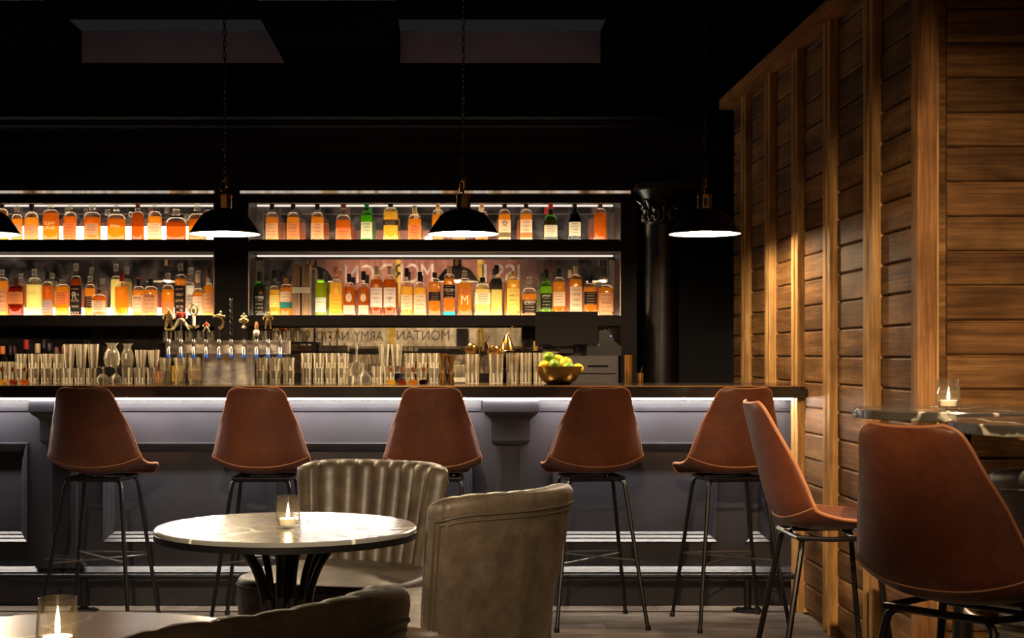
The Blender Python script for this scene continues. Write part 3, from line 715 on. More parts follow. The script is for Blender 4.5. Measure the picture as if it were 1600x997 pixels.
# ------------------------------------------------------------------ taupe slipper chairs
def make_chair(mat, welt):
    c = thing('lounge_chair', '', 'chair', group='upholstered lounge chairs')
    hb, nch = 0.81, 9
    # plan arc of the back: u in -1..1
    def backpt(u, v):
        """v 0..1 : inner bottom -> inner top -> roll -> outer bottom"""
        z0 = 0.30; zt = hb - 0.035
        if v < 0.42:
            k = v / 0.42; z_ = z0 + (zt - z0) * k; side = 1.0
        elif v < 0.58:
            k = (v - 0.42) / 0.16; th = math.pi * k; z_ = zt + 0.035 * math.sin(th); side = math.cos(th)
        else:
            k = (v - 0.58) / 0.42; z_ = zt - (zt - 0.13) * k; side = -1.0
        hfr = max(0.0, (z_ - 0.13) / (hb - 0.13))
        half = 0.235 + 0.075 * hfr                           # wider towards the top
        ys = -0.235 - 0.105 * hfr ** 1.2                     # leaning back
        arc = 0.13 * abs(u) ** 2.2                           # ends sweep forward
        thick = 0.040 + 0.006 * (1 - hfr)
        endr = (max(0, 1 - abs(u) ** 10)) ** 0.5 if abs(u) > 0.9 else 1.0
        nx = -math.copysign(min(0.55, 0.9 * abs(u) ** 1.2), u) if u else 0; ny = math.sqrt(1 - nx * nx)
        bul = 0
        if side > -0.3:
            q = (u + 1) / 2 * nch; fr_ = q - math.floor(q); bul = 0.017 * (math.sin(math.pi * fr_) ** 0.55) * (0.2 + 0.8 * max(0, side)) - 0.006
        off = thick * side * max(0.35, endr) + bul
        zz_ = z_ - 0.03 * abs(u) ** 8
        return Vector((u * half + nx * off, ys + arc + ny * off, zz_ + (bul * 0.45 if 0.42 < v < 0.58 else 0)))
    nu_, nv_ = 109, 46
    m = MB(); m.grid(lambda a, b: backpt(a * 2 - 1, b), nu_, nv_)
    for e in (0, 1):                                       # close the two ends
        idx = [j * nu_ + (nu_ - 1) * e for j in range(nv_)]
        cpt = len(m.v); half_n = nv_ // 2
        for j in range(half_n - 1):
            q = (idx[j], idx[j + 1], idx[nv_ - 2 - j], idx[nv_ - 1 - j]); m.f.append(q)
    bo = m.build('backrest', mat, c, angle=60)
    for ins, rr in ((0.955, 0.0045), (0.925, 0.0035)):
        path = []
        for i in range(12): path.append(backpt(-ins, 0.99 - 0.38 * i / 12))
        for i in range(33): path.append(backpt(-ins + 2 * ins * i / 32, 0.594 + (0.955 - ins) * 0.35))
        for i in range(12): path.append(backpt(ins, 0.61 + 0.38 * i / 11))
        MB().tube(path, rr, 6).build('welt', welt, bo)
    # seat: rounded block with crowned top
    def seat(a, b):
        th = 2 * math.pi * a; p = 4.5; ca, sa = math.cos(th), math.sin(th); k = (abs(ca) ** p + abs(sa) ** p) ** (-1 / p)
        if b < 0.35: r_, z_ = 1.0 - 0.03 * (1 - b / 0.35), 0.145 + 0.255 * b / 0.35
        elif b < 0.55: q = (b - 0.35) / 0.2; r_, z_ = 1.0 - 0.05 * (1 - math.cos(q * math.pi / 2)), 0.40 + 0.028 * math.sin(q * math.pi / 2)
        else: q = (b - 0.55) / 0.45; r_, z_ = 0.95 * (1 - q), 0.428 + 0.032 * math.sin(q * math.pi / 2)
        y_ = 0.045 + 0.30 * k * sa * r_
        x_ = (0.325 - 0.03 * max(0, -sa)) * k * ca * r_
        return Vector((x_, y_ + 0.03 * max(0, sa) * (1 - abs(ca)), z_))
    so = MB().grid(seat, 64, 40, cu=True).build('seat', mat, c, angle=60)
    MB().tube([seat(i / 64, 0.36) + Vector((0, 0, 0.0)) for i in range(64)], 0.004, 6, closed=True).build('welt', welt, so)
    for sx in (-1, 1):
        for sy in (-1, 1):
            MB().tube([(sx * 0.21, 0.03 + sy * 0.22, 0.16), (sx * 0.235, 0.03 + sy * 0.27, 0.0)], [0.016, 0.008], 10).build('leg', M['black_metal'], c)
    return c
def face(dx, dy): return math.atan2(dy, dx) - math.pi / 2
chair = make_chair(M['taupe'], M['taupe_welt'])
put(chair, (-0.37, 5.27, 0), face(-0.36, -0.93), 'fluted taupe leather chair behind the round table, facing us')
chB = copy_tree(chair); chB.scale = (1.05, 1, 1.015); put(chB, (0.19 - 0.77 * 0.26, 4.28 + 0.64 * 0.26, 0), face(-0.77, 0.64), 'taupe leather chair right of the round table with its back to us')
chC = copy_tree(chair); chC.scale = (1, 0.72, 1.06); put(chC, (-0.393, 2.225, 0), face(-0.79, 0.61), 'taupe leather chair cropped by the bottom edge, only its top rim showing')
chD = make_chair(M['grey_leather'], M['taupe_welt'])
chD.scale = (1.12, 1.12, 1.1)
put(chD, (2.03, 4.29, 0), face(0.55, 0.83), 'dark grey leather chair at the right edge below the high tables')

# ------------------------------------------------------------------ tables
def round_table(label, loc, rad, h, mat, spread=True):
    t = thing('round_table', label, 'table', loc, 0)
    MB().lathe([(rad - 0.02, h - 0.03), (rad - 0.002, h - 0.028), (rad, h - 0.025), (rad, h - 0.004), (rad - 0.004, h)], 96).build('table_top', mat, t, angle=30)
    if spread: MB().lathe([(rad - 0.03, h - 0.031), (rad + 0.0008, h - 0.031), (rad + 0.0012, h - 0.013), (rad - 0.001, h - 0.0115)], 96, caps=False).build('edge_band', M['black_metal'], t)
    if spread:
        prof = [(0.165, h - 0.032), (0.150, h - 0.042), (0.115, h - 0.075), (0.080, h - 0.14), (0.058, h - 0.24), (0.050, h - 0.38), (0.058, 0.20), (0.085, 0.10), (0.13, 0.03), (0.17, 0.012)]
        for k in range(4):
            for j in (-1, 0, 1):
                a = R(20 + 90 * k + 13 * j)
                pts = [catmull(prof, i / 36) for i in range(37)]
                path = [(r_ * math.cos(a) * (1.0 + 0.05 * abs(j)) - j * 0.016 * math.sin(a), r_ * math.sin(a) * (1.0 + 0.05 * abs(j)) + j * 0.016 * math.cos(a), z_) for r_, z_ in pts]
                MB().tube(path, 0.011, 8).build('bent_rod', M['black_metal'], t)
        MB().lathe([(0.03, 0.06), (0.03, h - 0.06)], 16).build('core', M['black_metal'], t)
        MB().lathe([(0.18, h - 0.034), (0.18, h - 0.030)], 32).build('mounting_plate', M['black_metal'], t)
    else:
        MB().lathe([(0.028, 0.02), (0.028, h - 0.03)], 24).build('pedestal', M['black_metal'], t)
        MB().lathe([(0.185, 0), (0.185, 0.012), (0.03, 0.022)], 40).build('base_plate', M['black_metal'], t)
        MB().lathe([(0.14, h - 0.038), (0.14, h - 0.030)], 32).build('mounting_plate', M['black_metal'], t)
    return t
T1 = (PX(447.5, 4.17), 4.17, 0); T2 = (-0.652, 2.415, 0)
T3 = (PX(1503, 4.44), 4.44, 0); T4 = (PX(1697, 3.58), 3.58, 0)
round_table('round grey marble table with white veins on black bent rods', T1, 0.377, 0.72, M['marble'])
round_table('grey marble table cut by the bottom left corner', T2, 0.375, 0.72, M['marble'])
round_table('high dark marble table with a candle beside the timber wall', T3, 0.325, 1.05, M['marble_dark'], False)
t4 = round_table('high dark marble table cut by the right picture edge', T4, 0.325, 1.05, M['marble_dark'], False)
MB().tube([(0.275 * math.cos(k * math.pi / 32), 0.275 * math.sin(k * math.pi / 32), 0.56) for k in range(64)], 0.014, 10, closed=True).build('foot_ring', M['steel_dull'], t4)
for k in range(3): MB().tube([(0, 0, 0.56), (0.275 * math.cos(k * 2.094 + 2.4), 0.275 * math.sin(k * 2.094 + 2.4), 0.56)], 0.009, 8).build('ring_spoke', M['steel_dull'], t4)

# ------------------------------------------------------------------ candles
def candle(label, loc, k=1.0):
    c = thing('candle_glass', label, 'candle', loc, 0, 'tealights in tumblers')
    r0_, r1_, hh = 0.036 * k, 0.0315 * k, 0.092 * k
    MB().lathe([(r0_ * .9, 0), (r0_ * 1.02, 0.006), (r0_, 0.02), (r1_, hh), (r1_ - 0.0018, hh + .0005), (r0_ - 0.003, 0.022), (r0_ * .85, 0.012), (0.0005, 0.010)], 40).build('tumbler', M['glass'], c)
    tl = MB().lathe([(0.0005, 0.0105), (0.0225 * k, 0.0105), (0.0245 * k, 0.028 * k), (0.023 * k, 0.028 * k), (0.0225 * k, 0.026 * k), (0.0005, 0.0255 * k)], 32).build('tealight', M['wax'], c)
    MB().tube([(0, 0, 0.025 * k), (0, 0, 0.032 * k)], 0.0009, 6).build('wick', M['black_metal'], tl)
    MB().lathe([(0.0004, 0.030 * k), (0.0030, 0.033 * k), (0.0042, 0.038 * k), (0.0036, 0.044 * k), (0.0020, 0.052 * k), (0.0009, 0.059 * k), (0.0002, 0.064 * k)], 14).build('flame', M['flame'], c)
    return c
candle('lit tealight in a clear tumbler on the round table by the fluted chair', (PX(450, 4.12), 4.12, 0.72))
candle('lit tealight in a clear tumbler on the bottom left table', (PX(90, 2.40), 2.40, 0.72))
candle('lit tealight in a clear tumbler on the high table by the timber wall', (PX(1482, 4.36), 4.36, 1.05))

# ------------------------------------------------------------------ bottles
AMB = (0.84, 0.47, 0.115); DAMB = (0.66, 0.29, 0.06); RED = (0.74, 0.32, 0.085); GOLD = (0.94, 0.68, 0.20); PALE = (1.0, 0.90, 0.50); CLR = (0.95, 0.93, 0.88); DARK = (0.52, 0.19, 0.05)
GRN = (0.28, 0.62, 0.12); BLK = (0.03, 0.02, 0.02)
TAN = (0.62, 0.36, 0.19); CREAM = (0.80, 0.66, 0.46); WHITE = (0.9, 0.83, 0.70); ORG = (0.72, 0.24, 0.08); BLACK = (0.025, 0.02, 0.018); GREY = (0.42, 0.36, 0.32); OLIVE = (0.22, 0.17, 0.07)
CBLK = (0.012, 0.01, 0.01); CRED = (0.45, 0.02, 0.02); CCRM = (0.75, 0.55, 0.30); CCLR = 'glass'; CGRN = (0.02, 0.2, 0.04); CGLD = (0.7, 0.42, 0.1); CBRN = (0.16, 0.05, 0.03)
NAMEOF = {AMB: 'amber', DAMB: 'dark amber', RED: 'reddish amber', GOLD: 'golden', PALE: 'pale yellow', CLR: 'clear', DARK: 'very dark', TAN: 'tan', CREAM: 'cream', WHITE: 'white', ORG: 'orange', BLACK: 'black', GREY: 'grey', OLIVE: 'olive', CBLK: 'black', CRED: 'red', CCRM: 'cream', CCLR: 'clear', CGRN: 'green', CGLD: 'gold', CBRN: 'brown', None: 'no'}
def bottle(x, y, z, wm, hs, ht, liq, lab, cap, glass=CLR, pw=2.0, neck=0.30, fill=1.3, lz=(0.12, 0.80), lw=1.15, label='', group='', band=None, flat=1.0, text=None, kind='whiskey_bottle', oval=False, bulb_=False, rz=0.0):
    """wm width, hs shoulder height, ht total height (metres); root is the glass, parts are liquid, label, stopper"""
    r = wm / 2; rn = max(0.0125, r * neck); sh = min(0.05, (ht - hs) * 0.45, r * 1.1); capn = min(0.045, (ht - hs) * 0.42)
    zn = ht - capn
    def prof(k, top_, zc_=None):
        q = [(r * 0.92 * k, 0.0, pw), (r * k, 0.006, pw), (r * k, hs * 0.5, pw), (r * k, hs * 0.9, pw), (r * 0.985 * k, hs, pw)]
        for i in range(1, 7):
            t = i / 6; a = t * math.pi / 2
            q.append((rn + (r * 0.985 - rn) * (math.cos(a) ** 0.9 if i < 6 else 0), hs + sh * math.sin(a) ** 1.15, pw + (2 - pw) * t))
            q[-1] = (q[-1][0] * (k if i < 6 else 1), q[-1][1], q[-1][2])
        q += [(rn, hs + sh + (zn - hs - sh) * 0.5, 2), (rn, zn, 2)]
        if bulb_: q[-2] = (rn * 1.5, q[-2][1], 2)
        return q
    pg = prof(1.0, zn)
    g = MB().lathe(pg, 28, sy=flat).build(kind, M['bottle_glass'], None, loc=(x, y, z), color=glass); g.rotation_euler[2] = rz
    tag(g, label, 'bottle', group)
    if liq is not None:
        zf = hs * fill if fill <= 1 else hs + sh * (fill - 1)
        ql = [(p[0] * 0.93, max(0.006, p[1]), p[2]) for p in pg if p[1] < zf]; last = pg[len(ql)] if len(ql) < len(pg) else pg[-1]
        ql.append((ql[-1][0] * 0.99, zf, ql[-1][2])) if fill <= 1 else ql.append((last[0] * 0.9, zf, last[2]))
        MB().lathe(ql, 24, sy=flat).build('liquid', M['liquid'], g, color=liq)
    def patch(z0, z1, half_a, rr, n=15):
        def fn(a, b):
            th = -math.pi / 2 + (a * 2 - 1) * half_a; ca, sa = math.cos(th), math.sin(th); k = (abs(ca) ** pw + abs(sa) ** pw) ** (-1 / pw) if pw != 2 else 1
            return (rr * k * ca, rr * k * sa * flat, z0 + (z1 - z0) * b)
        return MB().grid(fn, n, 3)
    if lab is not None:
        z0, z1 = hs * lz[0], hs * lz[1]
        lo = patch(z0, z1, lw, r * 1.012).build('label', M['paper'], g, color=lab)
        if oval:
            MB().lathe([(0.0005, 0), (r * 0.5, 0)], 20, caps=False).xf(Matrix.Translation((0, -r * flat * 1.02, hs * 0.68)) @ Matrix.Rotation(R(90), 4, 'X') @ Matrix.Scale(1.5, 4, (0, 1, 0))).build('oval_label', M['paper'], g, color=CREAM)
        if band:
            patch(z0 + (z1 - z0) * band[1], z0 + (z1 - z0) * band[2], lw, r * 1.02).build('label_band', M['paper'], lo, color=band[0])
    if text:
        body, tc, tz, tw = text
        me = text_mesh(body, 1.0, M['paint_col']); xs_ = [v.co.x for v in me.vertices]; zs_ = [v.co.y for v in me.vertices]
        s_ = tw * wm / (max(xs_) - min(xs_)); cxx = (max(xs_) + min(xs_)) / 2; czz = (max(zs_) + min(zs_)) / 2
        for v in me.vertices:
            th = -math.pi / 2 + (v.co.x - cxx) * s_ / r; ca, sa = math.cos(th), math.sin(th); k = (abs(ca) ** pw + abs(sa) ** pw) ** (-1 / pw) if pw != 2 else 1
            zz2 = (v.co.y - czz) * s_ * 1.25
            v.co = Vector((r * 1.03 * k * ca, r * 1.03 * k * sa * flat, hs * tz + zz2))
        place('lettering', me, g, color=tc)
    cp = [(rn * 1.12, zn - 0.002), (rn * 1.15, zn + 0.002), (rn * 1.15, ht - 0.003), (rn * 1.0, ht)]
    if cap == 'glass': MB().lathe([(rn * 1.05, zn), (rn * 1.25, zn + 0.006), (rn * 1.25, ht - 0.004), (rn, ht)], 18).build('stopper', M['cut_glass'], g)
    elif cap == 'ring':
        MB().lathe([(rn * 1.2, zn), (rn * 1.2, zn + 0.012), (rn * .6, zn + 0.016)], 16).build('stopper', M['cut_glass'], g)
        MB().tube([(0.013 * math.cos(i * math.pi / 8), 0, zn + 0.028 + 0.013 * math.sin(i * math.pi / 8)) for i in range(16)], 0.003, 6, closed=True).build('stopper_ring', M['steel'], g)
    else:
        if cap in (CBLK, CRED, CBRN, CCRM, CGRN, CGLD) and capn > 0.03: cp[0] = (rn * 1.1, zn - 0.012); 
        MB().lathe(cp, 18).build('stopper', M['paint_col'], g, color=cap)
    return g

def shelf_row(row, zb, shelfname, group, Y=9.0):
    s_ = F / Y
    for i, d in enumerate(row):
        d = dict(d); dy = d.pop('dy', 0); px, wpx, ysh, yt = d.pop('p'); nm = d.pop('n', None)
        liq, lab, cap = d['liq'], d.get('lab'), d['cap']
        yb = 377.5 if zb == ZU else 494
        base = nm or (('dark green' if d.get('glass') == GRN else 'black' if d.get('glass') == BLK else NAMEOF[liq]) + ' bottle with ' + (NAMEOF[lab] + ' label' if lab else 'bare glass'))
        if not nm and cap in NAMEOF and cap != CCLR: base += ' and ' + NAMEOF[cap] + ' cap'
        l = f'{base}, {ordn(i)} from left on {shelfname}'
        bottle(PX(px, Y), Y + dy + random.uniform(-0.008, 0.01), zb + 0.0005, wpx / s_, (yb - ysh) / s_, (yb - yt) / s_, label=l, group=group, **d)
def B(px, w_, ysh, yt, liq, lab, cap, **k): return dict(p=(px, w_, ysh, yt), liq=liq, lab=lab, cap=cap, **k)
UL = [B(3, 22, 338, 312, AMB, None, CBLK), B(27, 18, 345, 322, AMB, TAN, CCLR), B(49, 23, 344, 316, AMB, TAN, CBLK, lz=(.1, .75), n='amber bottle with round tan label and black stopper'),
      B(79.5, 27, 338, 315, DAMB, None, CCLR, flat=.7, fill=1.5, text=('ELIJAH\nCRAIG', (0.9, 0.72, 0.4), .62, .62)), B(109.5, 20, 342, 316, RED, ORG, CCLR, pw=4), B(144.5, 28, 343, 317, DAMB, TAN, CCLR, lz=(.25, .8), lw=.8, flat=.7, fill=1.3),
      B(182, 30, 345, 322, DAMB, None, 'ring', flat=.75, fill=1.3, n='wide dark amber flask bottle with ring stopper', text=('Willett', (.95, .8, .5), .72, .5)), B(215, 21, 342, 312, DARK, None, CBRN, fill=1.8, bulb_=True), B(241.5, 22, 342, 312, AMB, CREAM, CCLR, pw=4), B(275, 32, 350, 327, DARK, None, CCLR, flat=.7, pw=3, fill=1.3, n='broad squat dark amber bottle'), B(308, 30, 346, 318, DAMB, None, CCLR, flat=.7)]
UR = [B(425, 21, 343, 314, AMB, TAN, CBLK, lz=(.1, .82)), B(458, 21, 343, 314, AMB, (0.50, 0.22, 0.09), CBLK, lz=(.1, .82), n='amber bottle with brown label and black cap'), B(496, 21, 343, 314, AMB, TAN, CBLK, lz=(.1, .82)), B(536.5, 25, 348, 312, RED, ORG, CBRN, lz=(.1, .7), n='broad-shouldered amber bottle with orange label'), B(573, 19, 340, 310, (0.75, 0.85, 0.3), CREAM, CGRN, glass=GRN, n='green bottle with cream label and green cap'), B(610.5, 24, 336, 310, GOLD, None, CBLK, fill=1.4, band=None, n='golden embossed bottle with black band'), B(648, 22, 346, 322, AMB, ORG, CCRM, lz=(.06, .8)), B(684, 19, 338, 312, AMB, None, CCRM, fill=1.2), B(717, 19, 340, 315, AMB, OLIVE, CBLK, lz=(.1, .35)), B(753, 19, 340, 312, AMB, ORG, CCRM, lz=(.08, .3), bulb_=True), B(788.5, 20, 338, 312, AMB, CREAM, CBLK, lz=(.06, .85), band=(OLIVE, .12, .36), text=('O', (.1, .05, .02), .72, .3)), B(822, 20, 338, 312, AMB, CREAM, CBLK, lz=(.06, .85), band=(ORG, .1, .34)), B(860.5, 22, 348, 312, DARK, CREAM, CRED, glass=GRN, lz=(.22, .85), n='dark green bottle with cream label and red cap'), B(898, 20, 342, 312, None, CREAM, CBLK, glass=BLK, lz=(.22, .85), n='black bottle with cream shield label'), B(938, 21, 336, 312, RED, None, CBRN, fill=1.3, n='reddish amber embossed bottle')]
LL = [B(3, 20, 442, 422, AMB, TAN, CCLR, pw=3), B(25.5, 25, 453, 435, RED, ORG, CBRN, lz=(.45, .92), flat=.8, glass=(.45, .2, .12), n='dark bottle with slanted orange label'), B(54, 22, 444, 421, PALE, None, CCLR, pw=6, fill=.98, text=('BLADE', (.5, .36, .1), .72, .6)), B(74.5, 18, 450, 424, RED, GREY, CBLK, lz=(.1, .58)), B(98, 21, 450, 437, AMB, ORG, CCLR, pw=5, lz=(.42, .86)), B(118.5, 18, 441, 412, DARK, BLACK, CCLR, lz=(.05, .9), fill=1.5, lw=1.4, text=('R', (.6, .5, .35), .6, .4)), B(138.5, 17, 453, 431, AMB, BLACK, CCLR, dy=.03, lz=(.3, .75)), B(157.5, 23, 467, 453, RED, CREAM, CBRN, dy=-.05, lz=(.2, .88), flat=.8, fill=1.5), B(178.5, 17, 440, 412, PALE, None, CCLR, fill=1.4, dy=.045, n='tall pale gold bottle with clear stopper'), B(193, 22, 452, 428, AMB, None, CRED, dy=-.05, flat=.8, fill=1.3, n='orange bottle with red cap'), B(216, 18, 456, 436, AMB, CREAM, CBLK, pw=4, lz=(.15, .85), text=('KNOB', (.1, .05, .03), .72, .6)), B(236, 22, 456, 436, AMB, TAN, CBLK, pw=4, lz=(.12, .9), text=('BASIL', (.35, .1, .05), .82, .6)), B(262, 20, 456, 427, AMB, ORG, CCLR, lz=(.1, .6)), B(281.5, 17, 438, 412, AMB, BLACK, CCLR, pw=4, lz=(.05, .85), fill=1.2), B(295, 13, 448, 418, CLR, GREY, CCLR, dy=.05, lz=(.15, .75)), B(309, 17, 460, 427, AMB, CREAM, CCRM, lz=(.05, .9), fill=1.3), B(325.5, 17, 452, 420, AMB, TAN, CBRN, lz=(.1, .85), fill=1.6)]
LR = [B(406, 20, 452, 425, DARK, BLACK, CBLK, glass=GRN, lz=(.12, .8), text=('Ardbeg', (.8, .8, .7), .68, .7)), B(429, 17, 456, 422, GOLD, (0.85, 0.72, 0.22), CBLK, lz=(.35, .85), n='gold bottle with pale yellow label and black cap'), B(447.5, 20, 452, 434, AMB, CREAM, CGLD, lz=(.28, .9), band=((0.05, 0.25, 0.22), .0, .38), n='amber bottle with cream and teal label'), None,
      B(501, 18, 446, 424, GOLD, WHITE, CBLK, glass=(.5, .8, .2), lz=(.12, .6), n='bright green bottle with white label'), B(524.5, 21, 448, 418, GOLD, (0.9, 0.5, 0.06), ORG, lz=(.1, .75), fill=1.5, n='bright golden bottle with orange neck'), B(545.5, 19, 452, 428, DAMB, CREAM, CBLK, lz=(.06, .4), oval=True), B(568, 17, 452, 424, DAMB, CREAM, CBLK, lz=(.06, .4), oval=True), B(588, 20, 440, 416, DAMB, WHITE, CCRM, lz=(.25, .82), fill=1.3, text=('12', (.3, .2, .15), .5, .25)), B(609, 20, 440, 416, DAMB, WHITE, CCRM, lz=(.25, .82), fill=1.3, text=('18', (.3, .2, .15), .5, .25)), B(635.5, 19, 450, 419, GOLD, CREAM, CBLK, lz=(.2, .75), fill=1.2), B(656, 20, 452, 425, GOLD, CREAM, CBLK, lz=(.08, .8), fill=1.2), B(679, 18, 442, 426, AMB, BLACK, CBLK, pw=5, lz=(.45, .72), fill=1.1), B(702, 18, 437, 416, AMB, BLACK, CCRM, pw=5, lz=(.5, .85), fill=1.2, text=('Blue Label', (.8, .65, .35), .72, .8), n='square bottle with dark label and blue base'), B(726, 22, 444, 423, AMB, ORG, CCLR, flat=.7, fill=1.2, lz=(.7, .85), lw=.6, text=('M', (.95, .8, .5), .5, .5)), B(754, 24, 450, 434, PALE, WHITE, CBLK, pw=3, lz=(.4, .82), fill=.95, n='squat pale yellow bottle with white label'), B(776, 18, 440, 414, PALE, None, CBLK, fill=.82, n='tall pale bottle with black shoulders'), B(802, 21, 440, 424, GOLD, (0.95, 0.75, 0.2), CGLD, lz=(.15, .8), fill=1.3, n='bright yellow round-shouldered bottle'), B(827, 24, 462, 433, AMB, BLACK, CCLR, lz=(.12, .78), fill=1.2, text=('JAMESON', (.85, .75, .55), .66, .8)), B(853, 19, 450, 421, PALE, BLACK, CBLK, glass=(.4, .7, .2), lz=(.25, .8), fill=1.2, text=('JAMESON', (.85, .75, .55), .7, .75)), B(873.5, 20, 444, 420, AMB, CREAM, CBLK, lz=(.3, .75), fill=1.3), B(899.5, 20, 440, 416, AMB, CREAM, CCRM, lz=(.12, .85), fill=1.3), B(922, 21, 450, 432, AMB, BLACK, CBLK, lz=(.4, .85), fill=1.2), B(946.5, 23, 452, 436, AMB, TAN, CCLR, pw=5, lz=(.15, .85), text=('TWIST', (.2, .08, .04), .5, .6))]
shelf_row(UL, ZU, 'upper left shelf', 'bottles on the upper left shelf')
shelf_row(UR, ZU, 'upper right shelf', 'bottles on the upper right shelf')
shelf_row(LL, ZL, 'lower left shelf', 'bottles on the lower left shelf')
shelf_row([b for b in LR if b], ZL, 'lower right shelf', 'bottles on the lower right shelf')
# blue base of the square bottle and black shoulder bands
for o in list(COL.objects):
    if o.type == 'MESH' and o.parent is None and 'blue base' in o.get('label', ''):
        r_ = 18 / 250 / 2; MB().lathe([(r_ * 1.01, 0.002, 5), (r_ * 1.02, 0.026, 5)], 28, caps=False).build('base_band', M['paper'], o, color=(0.05, 0.45, 0.55))
    if o.type == 'MESH' and o.parent is None and 'black shoulders' in o.get('label', ''):
        r_ = 18 / 250 / 2; MB().lathe([(r_ * 1.02, 0.165), (r_ * 1.02, 0.216), (r_ * 0.8, 0.235)], 28, caps=False).build('shoulder_band', M['paint_col'], o, color=BLACK)
    if o.type == 'MESH' and o.parent is None and 'embossed bottle with black band' in o.get('label', ''):
        r_ = 24 / 250 / 2; MB().lathe([(r_ * 1.02, 0.098), (r_ * 1.02, 0.132)], 28, caps=False).build('black_band', M['paper'], o, color=BLACK)
# wooden gift box between the bottles
gb = thing('wooden_bottle_box', 'tan wooden bottle box with a vertical slot on the lower right shelf', 'box', (PX(471.5, 9.0), 9.0, ZL + 0.0005))
hw = 14 / 250; hh = 81 / 250; M['box_wood'] = wood('box_oak', (0.20, 0.10, 0.05), (0.34, 0.19, 0.10), (0.42, 0.25, 0.14), 'z', var=0.1)
for a, b in ((-hw, -0.006), (0.006, hw)): MB().box(a, b, -0.055, -0.047, 0.0, hh - 0.016).build('front_board', M['box_wood'], gb, smooth=False)
MB().box(-hw, hw, -0.056, 0.05, hh - 0.016, hh).build('lid', M['box_wood'], gb, smooth=False)
MB().box(-hw, -hw + 0.006, -0.047, 0.05, 0, hh - 0.016).build('side_board', M['box_wood'], gb, smooth=False); MB().box(hw - 0.006, hw, -0.047, 0.05, 0, hh - 0.016).build('side_board', M['box_wood'], gb, smooth=False)
MB().box(-hw + 0.006, hw - 0.006, 0.044, 0.05, 0, hh - 0.016).build('rear_board', M['black_gloss'], gb, smooth=False)
MB().box(-hw, hw, -0.0565, -0.055, 0.142, 0.178).build('paper_band', M['paper'], gb, smooth=False, color=CREAM)

# ------------------------------------------------------------------ beer tap tower
YT = 7.10
def tx(px): return PX(px, YT) - PX(357.5, YT)
def tz(py): return PZ(py, YT) - ZT
tw = thing('beer_tap_tower', 'T-shaped steel beer tap tower with ten taps on the bar', 'beer tap', (PX(357.5, YT), YT, ZT))
def tap_art():
    m, nt, out = newmat('etched_steel_scene'); b = bsdf(nt, out, Roughness=0.42, Metallic=0.15); v = coords(nt, 'Object', (1, 1, 2.2))
    n = noise(nt, v, 9, 7, 0.65, 0.8); nt.links.new(ramp(nt, n, [(0.32, (0.25, 0.20, 0.20)), (0.5, (0.55, 0.48, 0.43)), (0.62, (0.75, 0.64, 0.46)), (0.75, (0.88, 0.82, 0.74))]), b.inputs['Base Color']); return m
M['tap_art'] = tap_art()
bp = MB().box(tx(319), tx(396), -0.05, 0.05, 0.0, tz(553)).build('base_panel', M['tap_art'], tw, smooth=False)
for q in ((319, 321, 0, tz(553)), (394.5, 396.5, 0, tz(553))): MB().box(tx(q[0]), tx(q[1]), -0.052, -0.049, q[2], q[3]).build('edge_trim', M['steel'], bp, smooth=False)
MB().lathe([(0.0005, 0), (0.017, 0), (0.017, 0.003), (0.0005, 0.003)], 6).xf(Matrix.Translation((tx(357), -0.05, tz(560))) @ Matrix.Rotation(R(90), 4, 'X')).build('hexagon_badge', M['brass'], bp, smooth=False)
cb_ = MB().box(tx(262.5), tx(452.5), -0.055, 0.055, tz(553), tz(532.5)).build('crossbar', M['tap_art'], tw, smooth=False)
for q in ((532.2, 534.2), (551.5, 553.8)): MB().box(tx(262), tx(453), -0.058, -0.054, tz(q[1]), tz(q[0])).build('edge_trim', M['steel'], cb_, smooth=False)
for q in (262, 451.2): MB().box(tx(q), tx(q + 1.8), -0.058, -0.054, tz(553), tz(533)).build('edge_trim', M['steel'], cb_, smooth=False)
taps = [269, 288, 307.5, 327, 346.5, 365.5, 385, 404.5, 422.5, 441.5]
def figure(h, shirt, pants, skin, stride=0.3, gold=False):
    """little standing figure: pieces returned as (name, MB, colour)"""
    L_ = []
    lg = MB()
    for sx in (-1, 1): lg.tube([(sx * 0.07 * h, 0, 0.50 * h), (sx * (0.08 + stride * .55) * h, 0, 0.25 * h), (sx * (0.10 + stride) * h, 0, 0.03 * h)], [0.095 * h, 0.075 * h, 0.05 * h], 8)
    lg.sphere((0, 0, 0.50 * h), 0.13 * h, 10, 8, 1.1, .8, .8)
    L_.append(('trousers', lg, pants))
    to = MB().lathe([(0.10 * h, 0.46 * h), (0.13 * h, 0.55 * h), (0.17 * h, 0.70 * h), (0.15 * h, 0.80 * h), (0.06 * h, 0.845 * h)], 12, sy=0.65)
    for sx in (-1, 1): to.tube([(sx * 0.14 * h, 0, 0.79 * h), (sx * 0.22 * h, -0.02 * h, 0.70 * h)], [0.07 * h, 0.06 * h], 8)
    L_.append(('shirt', to, shirt))
    sk_ = MB().sphere((0, 0, 0.92 * h), 0.075 * h, 12, 10, 0.9, 0.9, 1.15)
    for sx in (-1, 1): sk_.tube([(sx * 0.22 * h, -0.02 * h, 0.70 * h), (sx * 0.29 * h, -0.06 * h, 0.60 * h), (sx * 0.25 * h, -0.16 * h, 0.53 * h)], [0.05 * h, 0.04 * h, 0.045 * h], 8)
    L_.append(('head_and_arms', sk_, skin))
    L_.append(('hair', MB().sphere((0, 0.01 * h, 0.955 * h), 0.076 * h, 12, 8, 0.95, 0.95, 0.8), (0.03, 0.02, 0.015)))
    sh_ = MB()
    for sx in (-1, 1): sh_.sphere((sx * (0.10 + stride) * h, -0.03 * h, 0.02 * h), 0.06 * h, 10, 6, 0.8, 1.5, 0.6)
    L_.append(('shoes', sh_, (0.02, 0.015, 0.015)))
    return L_
